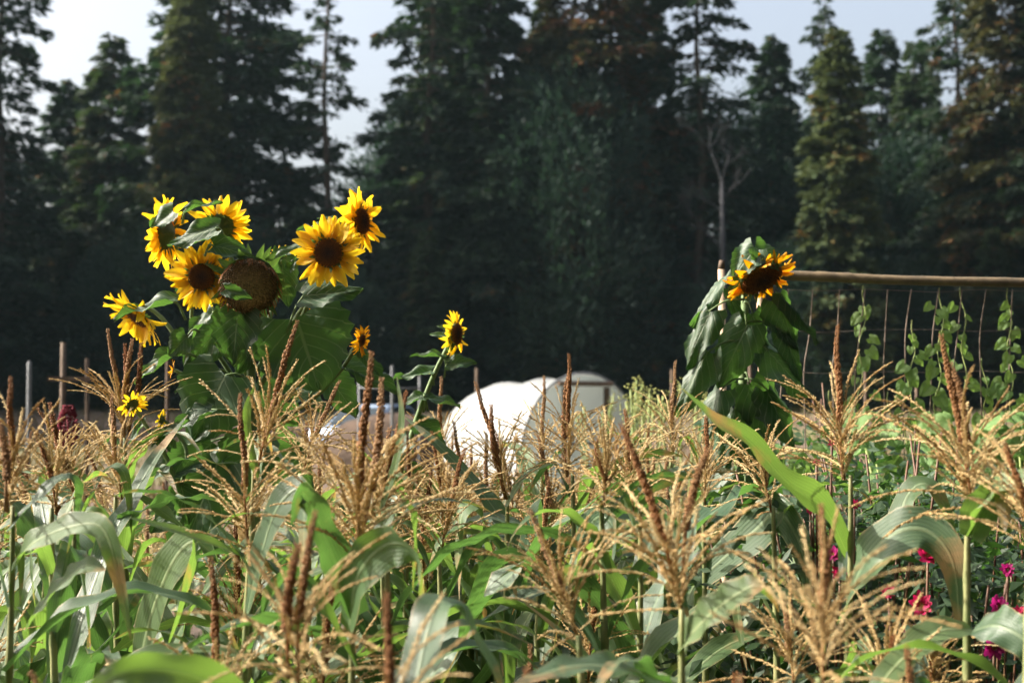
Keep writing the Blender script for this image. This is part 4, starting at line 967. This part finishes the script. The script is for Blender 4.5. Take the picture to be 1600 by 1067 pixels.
# --- small sunflower in the middle
SM = thing('sunflower_plant', (at(630, 750, 4.2).x, 4.2, 0), 'slim sunflower with one sideways yellow head before the dark trees', 'sunflower')
stem(SM, [(618, None, 4.2), (622, 800, 4.2), (640, 690, 4.2), (672, 600, 4.2), (698, 545, 4.2), (708, 526, 4.2)], .010, .006)
flower(SM, 714, 522, 4.2, (.90, -.40, -.05), 17, 22, 24, 31, True, 'petal', (-20, 12))
for i, (b, t, w, n) in enumerate((((692, 556), (641, 549), 16, (-.1, -.45, .9)), ((672, 580), (614, 586), 22, (-.1, -.5, .85)), ((700, 568), (744, 562), 28, (.1, -.7, .6)), ((704, 528), (672, 518), 14, (-.2, -.6, .8)), ((706, 520), (684, 506), 12, (-.2, -.5, .8)),
                                  ((662, 620), (622, 628), 30, (-.2, -.5, .8)), ((668, 622), (720, 628), 30, (.1, -.5, .85)), ((650, 660), (700, 690), 46, (.2, -.6, .8)), ((640, 690), (588, 720), 50, (-.2, -.7, .7)), ((706, 535), (700, 552), 12, (.3, -.9, .2)), ((630, 740), (670, 790), 60, (.1, -.8, .6)), ((626, 760), (580, 800), 60, (-.1, -.8, .6)))):
    lf(SM, b, t, w, n, 80 + i, 4.18, ((b[0] + 6 if t[0] < b[0] else b[0] - 6), b[1] + 22) if i < 3 or 5 <= i < 9 else None, .15, .2)

# --- drooping sunflower on the right
Yr = 4.55
SR = thing('sunflower_plant', (at(1165, 700, Yr).x, Yr, 0), 'drooping sunflower with wilted hanging leaves beside the bean trellis', 'sunflower')
stem(SR, [(1160, None, Yr), (1160, 900, Yr), (1158, 700, Yr), (1163, 520, Yr + .04), (1166, 440, Yr + .06), (1178, 400, Yr + .03), (1194, 402, Yr - .0), (1196, 425, Yr - .03)], .017, .009, 'stem', 22)
flower(SR, 1190, 436, Yr - .10, (.34, -.50, -.80), 34, 27, 46, 41, True, 'petal_old', (-25, 30), .1)
for i, (b, t, w, n, dr) in enumerate((
    ((1180, 388), (1142, 432), 50, (-.3, -.8, .5), .2), ((1180, 386), (1222, 418), 42, (-.1, -.75, .6), .2), ((1140, 424), (1083, 494), 34, (-.7, -.5, .55), .25), ((1114, 486), (1084, 574), 58, (-.6, -.8, .2), .12),
    ((1166, 508), (1128, 606), 76, (-.25, -.95, .15), .10), ((1208, 470), (1234, 546), 70, (.25, -.9, .1), .1), ((1218, 462), (1264, 532), 28, (.4, -.6, .6), .1), ((1196, 548), (1256, 616), 82, (.2, -.75, .6), .12),
    ((1112, 550), (1070, 646), 56, (-.55, -.75, .35), .15), ((1140, 452), (1158, 508), 28, (-.4, -.9, .1), .15), ((1170, 600), (1200, 690), 70, (.15, -1, .1), .1), ((1130, 610), (1104, 690), 56, (-.5, -.8, .2), .15),
    ((1150, 640), (1130, 740), 66, (-.2, -1, .1), .1), ((1180, 690), (1220, 770), 80, (.3, -.9, .3), .1), ((1150, 740), (1100, 830), 80, (-.3, -.9, .3), .12), ((1165, 760), (1180, 860), 90, (.1, -1, .2), .1), ((1175, 490), (1190, 560), 50, (.1, -.9, .3), .1), ((1222, 520), (1240, 604), 46, (.3, -.9, .2), .1), ((1196, 610), (1232, 700), 70, (.3, -.9, .2), .1))):
    if i > 1: b, t = (1163 + (b[0] - 1163) * 1.12, b[1]), (1163 + (t[0] - 1163) * 1.22, t[1])
    lf(SR, b, t, w * (.85 if i > 2 else 1), n, 110 + i, Yr - (.16 if i < 2 else .08 if i in (3, 4, 8) else .03 + .01 * (i % 4)), (1163, b[1] - 18) if i > 2 and i != 6 else None, dr, -.25 if i > 1 else .1)

# ------------------------------------------------------------------ bean trellis and vines
Yt = 5.4
a3, b3 = at(1185, 429, Yt), at(1760, 444, Yt)
TR = thing('bean_trellis', (a3.x, Yt, 0), 'bamboo pole trellis with string netting at the right', 'trellis')
ol = TR.location
def bamboo(name, pts, r, mat):
    P = spline(pts, 40); rad = []
    for i in range(40):
        q = (i * .19) % 1; rad.append(r * (1.09 if q < .12 else 1.0) * (1 + .03 * math.sin(i * 1.7) - .003 * i))
    return MB().tube(P, rad, 12).build(name, mat, TR, True, ol)
m_ = at(1430, 436, Yt)
bamboo('top_pole', [a3, at(1300, 433, Yt), m_ - Vector((0, 0, .006)), b3], .0195, M['bamboo'])
pt_ = at(1192, 424, Yt); bamboo('post', [(pt_.x, Yt + .045, -.1), (pt_.x + .01, Yt + .045, .8), (pt_.x, Yt + .045, pt_.z)], .018, M['stake'])
sp_ = at(1127, 407, 4.8); SK = thing('garden_stake', (sp_.x, 4.8, 0), 'pale wooden stake left of the drooping sunflower', 'stake')
MB().tube([(0, 0, -.1), (.008, 0, .7), (0, 0, sp_.z - .03)], [.014, .0135, .0125], 7).build('shaft', M['stake'], SK); MB().tube([(0, 0, sp_.z - .03), (.002, 0, sp_.z)], [.0126, .0095], 7).build('broken_top', M['wood'], SK)
pt_ = at(1745, 420, Yt); bamboo('post', [(pt_.x, Yt + .045, -.1), (pt_.x, Yt + .045, pt_.z)], .02, M['stake'])
rg = random.Random(9)
VX = [(1232, 1222), (1270, 1258), (1312, 1302), (1352, 1338), (1387, 1380), (1424, 1415), (1467, 1452), (1503, 1490), (1541, 1532), (1582, 1576), (1625, 1620), (1668, 1660), (1710, 1704)]
for a, b in VX:
    P = [at(a, 452, Yt + .0), at((a + b) / 2 + rg.uniform(-6, 2), 520, Yt), at(b + rg.uniform(-2, 4), 580, Yt), at(b + rg.uniform(-5, 5), 660, Yt), at(b, 800, Yt), at(b, 960, Yt)]
    MB().tube(spline(P, 18), .0026, 5).build('string', M['wire'], TR, True, ol)
for py in (453, 516, 580, 643, 706, 770):
    P = [at(1228, py, Yt - .006)] + [at(1228 + (i + 1) * 60, py + rg.uniform(-1, 4), Yt - .006) for i in range(8)]
    MB().tube(spline(P, 26), .0012, 5).build('cross_wire', M['wire'], TR, True, ol)
def bean_leaf_mesh(seed):
    V, Fs, UV = heart(seed, .25, .12, .0, 1.02); return MB().add(V, Fs, UV).mesh('bean_leaf', M['bean'])
BLM = [bean_leaf_mesh(200 + i) for i in range(5)]
def vine(px, pxb, top, label, seed, nl):
    rg = random.Random(seed); b = at(pxb, 900, Yt); o = thing('bean_vine', (b.x, Yt, 0), label, 'vine', 'bean vines climbing the netting'); pts = []
    n = 60; T = at(px, top, Yt); low = at(pxb, 1000, Yt)
    for i in range(n):
        f = i / (n - 1); c = Vector((low.x, Yt, 0)).lerp(T, f); q = f * 60
        pts.append(vec(c) + vec((math.cos(q), math.sin(q), 0)) * .010 + vec((.012 * math.sin(f * 9 + seed), 0, 0)))
    MB().tube(pts, list(np.linspace(.005, .0022, n)), 5).build('stem', M['bean_stem'], o, True, o.location)
    nl = int(nl * 1.35)
    for i in range(nl):
        f = .30 + .68 * (i / nl) ** .75; p = Vector((low.x, Yt, 0)).lerp(T, f) - o.location; az = rg.uniform(0, 6.28)
        s = rg.uniform(.04, .085) * (1.15 - .55 * max(0, f - .55) / .45); p = p + Vector((math.cos(az), math.sin(az) * .7, rg.uniform(-.2, .4))) * rg.uniform(.01, .06) * (2.4 - 1.9 * f)
        face = Vector((rg.uniform(-.6, .3), -1, rg.uniform(-.1, .9))); d = Vector((math.cos(az), -.2, -rg.uniform(.3, 1.1)))
        x, y, z = frame_from(d, face); m = Matrix(((x[0], y[0], z[0], p.x), (x[1], y[1], z[1], p.y), (x[2], y[2], z[2], p.z), (0, 0, 0, 1)))
        link('leaf', rg.choice(BLM), o, m @ Matrix.Scale(s, 4))
for i, (a, b, t, nl, lab) in enumerate([(1352, 1330, 446, 20, 'bean vine on the leftmost overgrown netting string'), (1424, 1412, 500, 34, 'bean vine topping out below the pole, second from the left'),
    (1467, 1445, 450, 32, 'leafy bean vine reaching the pole in the middle of the netting'), (1503, 1490, 448, 22, 'thin bean vine reaching the pole, right of the leafy middle one'),
    (1541, 1530, 560, 18, 'short bean vine that stops halfway up its string'), (1582, 1576, 450, 34, 'dense bean vine at the right edge of the picture'),
    (1300, 1290, 610, 16, 'low bean vine behind the brushy tassel'), (1387, 1378, 612, 22, 'low bean vine at the foot of a bare string'), (1626, 1600, 520, 26, 'bean vine cut by the right edge')]):
    vine(a, b, t, lab, 500 + i, nl)

# bean bushes along the foot of the netting
def bean_bush(px, top, Y, label, seed, n=60):
    rg = random.Random(seed); b = at(px, 800, Y); h = at(px, top, Y).z; o = thing('bean_bush', (b.x, Y, 0), label, 'bush', 'leafy bean bushes under the netting'); st = MB()
    for k in range(7):
        a = k * .9; e = vec((math.cos(a) * .2, math.sin(a) * .15, h * rg.uniform(.6, .95))); st.tube(spline([(0, 0, 0), e * .5 + vec((.03, 0, .05)), e], 6), .004, 5)
    st.build('stems', M['bean_stem'], o)
    for i in range(n):
        p = Vector((rg.gauss(0, .14), rg.gauss(0, .12), h * rg.uniform(.35, 1.0))); d = Vector((rg.uniform(-1, 1), rg.uniform(-1, .5), -rg.uniform(0, .8))); f = Vector((rg.uniform(-.6, .3), -.6, rg.uniform(.2, 1.2)))
        x, y, z = frame_from(d, f); m = Matrix(((x[0], y[0], z[0], p.x), (x[1], y[1], z[1], p.y), (x[2], y[2], z[2], p.z), (0, 0, 0, 1)))
        link('leaf', rg.choice(BLM), o, m @ Matrix.Scale(rg.uniform(.06, .11), 4))
for i, (px, top, Y, lab) in enumerate([(1270, 690, 5.1, 'bean bush right beside the drooping sunflower'), (1360, 668, 5.15, 'bean bush below the first bare strings'), (1440, 642, 5.1, 'bean bush below the leafy middle vines'),
    (1510, 650, 5.05, 'bean bush behind the widest golden tassel'), (1590, 640, 5.1, 'bean bush at the right edge under the netting')]):
    bean_bush(px, top, Y, lab, 700 + i)

# ------------------------------------------------------------------ dahlias
DPM = {k: [MB().add(*petal_mesh(20 + i, c)).mesh('dahlia_petal', M[k]) for i, c in enumerate((.3, .5, .15))] for k in ('dahlia', 'dahlia_purple')}
def pollen_mesh():
    mb = MB(); rg = random.Random(1)
    for i in range(30):
        r = math.sqrt(i / 30); q = i * 2.39996; p = vec((r * math.cos(q), r * math.sin(q), 0)); spikelet(mb, p, vec((0, 0, 1)) + p * .3, vec((1, 0, 0)), .8 * rg.uniform(.7, 1), .14)
    return mb.mesh('flower_centre', M['pollen'])
POL = pollen_mesh()
def leaflet_arrays(rg, n, spread, h):
    P = np.stack([rg.normal(0, spread, n), rg.normal(0, spread * .8, n), rg.uniform(.12, 1.0, n) * h], 1)
    D = unit(np.stack([rg.normal(0, 1, n), rg.normal(0, 1, n) - .4, rg.normal(-.1, .5, n)], 1)); S = unit(np.cross(D, unit(np.array([[0, -.3, 1.]]) + rg.normal(0, .5, (n, 3)))))
    return P, D, S, rg.uniform(.03, .065, n), rg.uniform(.008, .016, n)
def dahlia(px, Y, top, flowers, label, seed):
    rg = random.Random(seed); ng = np.random.default_rng(seed); b = at(px, 900, Y); h = max(.5, at(px, top, Y).z); o = thing('dahlia_plant', (b.x, Y, 0), label, 'dahlia', 'dahlias flowering behind the corn')
    link('foliage', spray_mesh('dahlia_foliage', *leaflet_arrays(ng, 1300, .2, h), M['dahlia_leaf']), o)['kind'] = 'stuff'
    for k in range(8):
        a = k * .8 + rg.uniform(0, .5); e = vec((math.cos(a) * .22, math.sin(a) * .18, h * rg.uniform(.75, 1.1)))
        MB().tube(spline([(0, 0, -.02), e * .5 + vec((.02, .02, .08)), e], 7), list(np.linspace(.006, .003, 7)), 6).build('stem', M['dahlia_stem'], o)
    for j, (fx, fy, fr, pur) in enumerate(flowers):
        c = at(fx, fy, Y - .28) - o.location; r = px2m(fr * .78, Y)
        MB().tube(spline([(0, 0, h * .3), vec(c) * .6 + vec((0, .03, .0)), vec(c)], 7), .003, 6).build('flower_stem', M['dahlia_stem'], o)
        q = Vector((rg.uniform(-.7, .4), -1, rg.uniform(-.2, .8))).normalized().to_track_quat('Z', 'Y').to_matrix().to_4x4()
        fl = link('flower', POL, o, Matrix.Translation(c) @ q @ Matrix.Scale(r * .22, 4))
        for k in range(18):
            lay = k // 9; s = 3.6 * (1.05 - .28 * lay) * rg.uniform(.85, 1.1)
            m = Matrix.Rotation(6.2832 * k / 9 + lay * .35 + rg.uniform(-.1, .1), 4, 'Z') @ Matrix.Translation((0, .5, .02 + .12 * lay)) @ Matrix.Rotation(R(8 + 26 * lay + rg.uniform(-10, 10)), 4, 'X') @ Matrix.Diagonal((s * 1.5, s, s, 1))
            link('petal', rg.choice(DPM['dahlia_purple' if pur else 'dahlia']), fl, m)
dahlia(1285, 3.55, 760, [(1270, 770, 8, 0), (1266, 797, 9, 0), (1276, 722, 8, 0), (1300, 692, 8, 0)], 'dahlia with small pink blooms beside the long bright leaf blade', 1)
dahlia(1330, 3.5, 760, [(1335, 788, 11, 0), (1302, 866, 17, 1), (1312, 895, 17, 0), (1430, 812, 8, 0)], 'dahlia with magenta and purple blooms under the brushy tassel', 2)
dahlia(1440, 3.4, 830, [(1450, 868, 24, 0), (1440, 945, 27, 0), (1388, 925, 15, 0), (1420, 985, 16, 1)], 'dahlia with two big pink blooms left of the tall right stalk', 3)
dahlia(1560, 3.4, 850, [(1560, 948, 24, 1), (1553, 1010, 26, 1), (1575, 890, 15, 1), (1590, 960, 20, 0)], 'dahlia with dark magenta blooms at the lower right', 4)
dahlia(1500, 3.9, 740, [(1565, 760, 7, 1)], 'leafy dahlia behind the tall right stalk', 5)
dahlia(1400, 4.1, 730, [], 'dahlia without open blooms behind the arching corn leaf', 6)
dahlia(1235, 3.9, 770, [(1140, 878, 12, 0)], 'leafy dahlia at the foot of the drooping sunflower', 7)
dahlia(1242, 5.7, 655, [], 'leafy dahlia in the gap between drooping sunflower and brushy tassel', 9)
dahlia(1322, 5.75, 648, [], 'leafy dahlia behind the brushy tassel under the bare strings', 10)
dahlia(1395, 4.7, 690, [], 'leafy dahlia before the bean bushes, between the two right tassels', 11)
dahlia(1620, 3.9, 740, [], 'leafy dahlia cut by the right edge', 8)

# ------------------------------------------------------------------ amaranth, flowering brassicas
def amaranth():
    Y = 5.6; b = at(106, 700, Y); o = thing('amaranth_plant', (b.x, Y, 0), 'dark red amaranth plume among the left tassels', 'flower'); t = at(108, 636, Y).z
    MB().tube([(0, 0, 0), (.01, 0, t * .6), (0, 0, t - .05)], [.008, .006, .004], 6).build('stem', M['amaranth'], o)
    mb = MB(); rg = random.Random(1)
    for i in range(420):
        f = rg.random(); r = .028 * math.sin(math.pi * (.1 + .85 * f)) ; q = rg.uniform(0, 6.28); p = vec((math.cos(q) * r, math.sin(q) * r, t - .17 + .17 * f)); spikelet(mb, p, vec((math.cos(q), math.sin(q), .7)), vec((0, 0, 1)), .02, .005)
    mb.build('plume', M['amaranth'], o)
    for i in range(5):
        a = i * 2.4; V, Fs, UV = heart(i, .3, .1, 0, .7); m = Matrix.Translation((0, 0, t * (.5 + .07 * i))) @ Matrix.Rotation(a, 4, 'Z') @ Matrix.Rotation(R(10), 4, 'X') @ Matrix.Scale(.13, 4)
        MB().add([m @ Vector(v) for v in V], Fs, UV).build('leaf', M['sf_leaf'], o)
amaranth()
def brassica(px, top, Y, label, seed):
    rg = random.Random(seed); b = at(px, 700, Y); h = at(px, top, Y).z; o = thing('flowering_brassica', (b.x, Y, 0), label, 'plant', 'yellow flowering brassicas near the tunnel')
    for k in range(7):
        e = Vector((rg.uniform(-.16, .16), rg.uniform(-.12, .12), h * rg.uniform(.88, 1.0))); MB().tube(spline([(0, 0, 0), (e.x * .3, e.y * .3, h * .5), vec(e)], 7), .006, 5).build('stem', M['bean_stem'], o)
        mb = MB()
        for i in range(28):
            p = vec(e) + vec((rg.gauss(0, .022), rg.gauss(0, .022), rg.uniform(-.16, .03))); spikelet(mb, p, vec((rg.gauss(0, 1), rg.gauss(0, 1), .5)), vec((0, .3, 1)), .02, .007)
        mb.build('flower_cluster', M['brassica'], o)['kind'] = 'stuff'
for px, top, Y, lab in [(978, 586, 9, 'yellow green flowering brassica right of the tunnel'), (1002, 606, 8, 'lower yellow flowering brassica between tunnel and thin post'), (1066, 596, 8.5, 'yellow flowering brassica left of the drooping sunflower'),
                        (925, 618, 11, 'pale flowering brassica before the tunnel door')]:
    brassica(px, top, Y, lab, int(px))

# ------------------------------------------------------------------ thin haze added to lift the dark tones
def haze():
    m = bpy.data.materials.new('dark_lift_haze'); m.use_nodes = True; nt = m.node_tree; nt.nodes.remove(nt.nodes['Principled BSDF'])
    v = nt.nodes.new('ShaderNodeVolumePrincipled'); v.inputs['Color'].default_value = (.62, .90, 1, 1); v.inputs['Density'].default_value = HAZE; v.inputs['Anisotropy'].default_value = .3
    nt.links.new(v.outputs[0], nt.nodes['Material Output'].inputs['Volume'])
    mb = MB(); mb.box((0, 0, 16), (840, 840, 34)); o = mb.build('haze', m, None, False); tag(o, 'thin pale haze added to lift the dark tones of the forest', 'haze', None, 'stuff')
HAZE = .00015
haze()

# ------------------------------------------------------------------ labels that tell alike trees and corn plants apart
ORD = ['first', 'second', 'third', 'fourth', 'fifth', 'sixth', 'seventh', 'eighth', 'ninth', 'tenth', 'eleventh', 'twelfth', 'thirteenth', 'fourteenth', 'fifteenth', 'sixteenth']
def relabel(group, what, marks, tail):
    def px(o): return 800 + o.location.x / o.location.y * F
    by = {}
    for o in sc.objects:
        if o.get('group') == group:
            k = min(marks, key=lambda m: abs(m[0] - px(o))); by.setdefault(k, []).append(o)
    for k, os_ in by.items():
        os_.sort(key=px)
        for i, o in enumerate(os_):
            o['label'] = f"{what} {tail} {k[1]}" + (f", {ORD[i]} from left" if len(os_) > 1 else '')
TM_ = [(0, 'the left edge'), (170, 'the short pointed conifer'), (300, 'the golden conifer'), (390, 'the brown seed head'), (508, 'the slender conifer'), (650, 'the slim sunflower'), (765, "the tunnel's left end"),
       (890, 'the feathery tree'), (1010, "the tunnel's right end"), (1132, 'the dead tree'), (1212, 'the drooping sunflower'), (1312, 'the pale green conifer'), (1436, 'the middle of the netting'), (1540, 'the tall right tassel'), (1640, 'the right edge')]
relabel(BACK, 'dark back row conifer', TM_, 'in line with')
relabel('young conifers at the foot of the forest', 'low shaded young conifer', TM_, 'in line with')
CM_ = [(10, 'the left edge'), (110, 'the wooden frame'), (190, 'the small left sunflower'), (300, "the big sunflower's dark foot"), (395, 'the brown seed head'), (480, 'the biggest dark leaf'), (566, 'the largest golden tassel'), (630, 'the soil heap'), (690, 'the slim sunflower'), (740, "the tunnel's rounded end"),
       (800, "the tunnel's left half"), (890, 'the tunnel door'), (1000, 'the thick curved spike'), (1100, 'the drooping sunflower'), (1200, 'the long bright blade'), (1310, 'the brushy tassel'), (1400, 'the arching leaf'), (1520, 'the tall right stalk'), (1620, 'the right edge')]
relabel('corn plants deep in the field', 'corn plant deep in the field', CM_, 'behind')
relabel('corn plants low in the near rows', 'low leafy near corn plant', CM_, 'below')
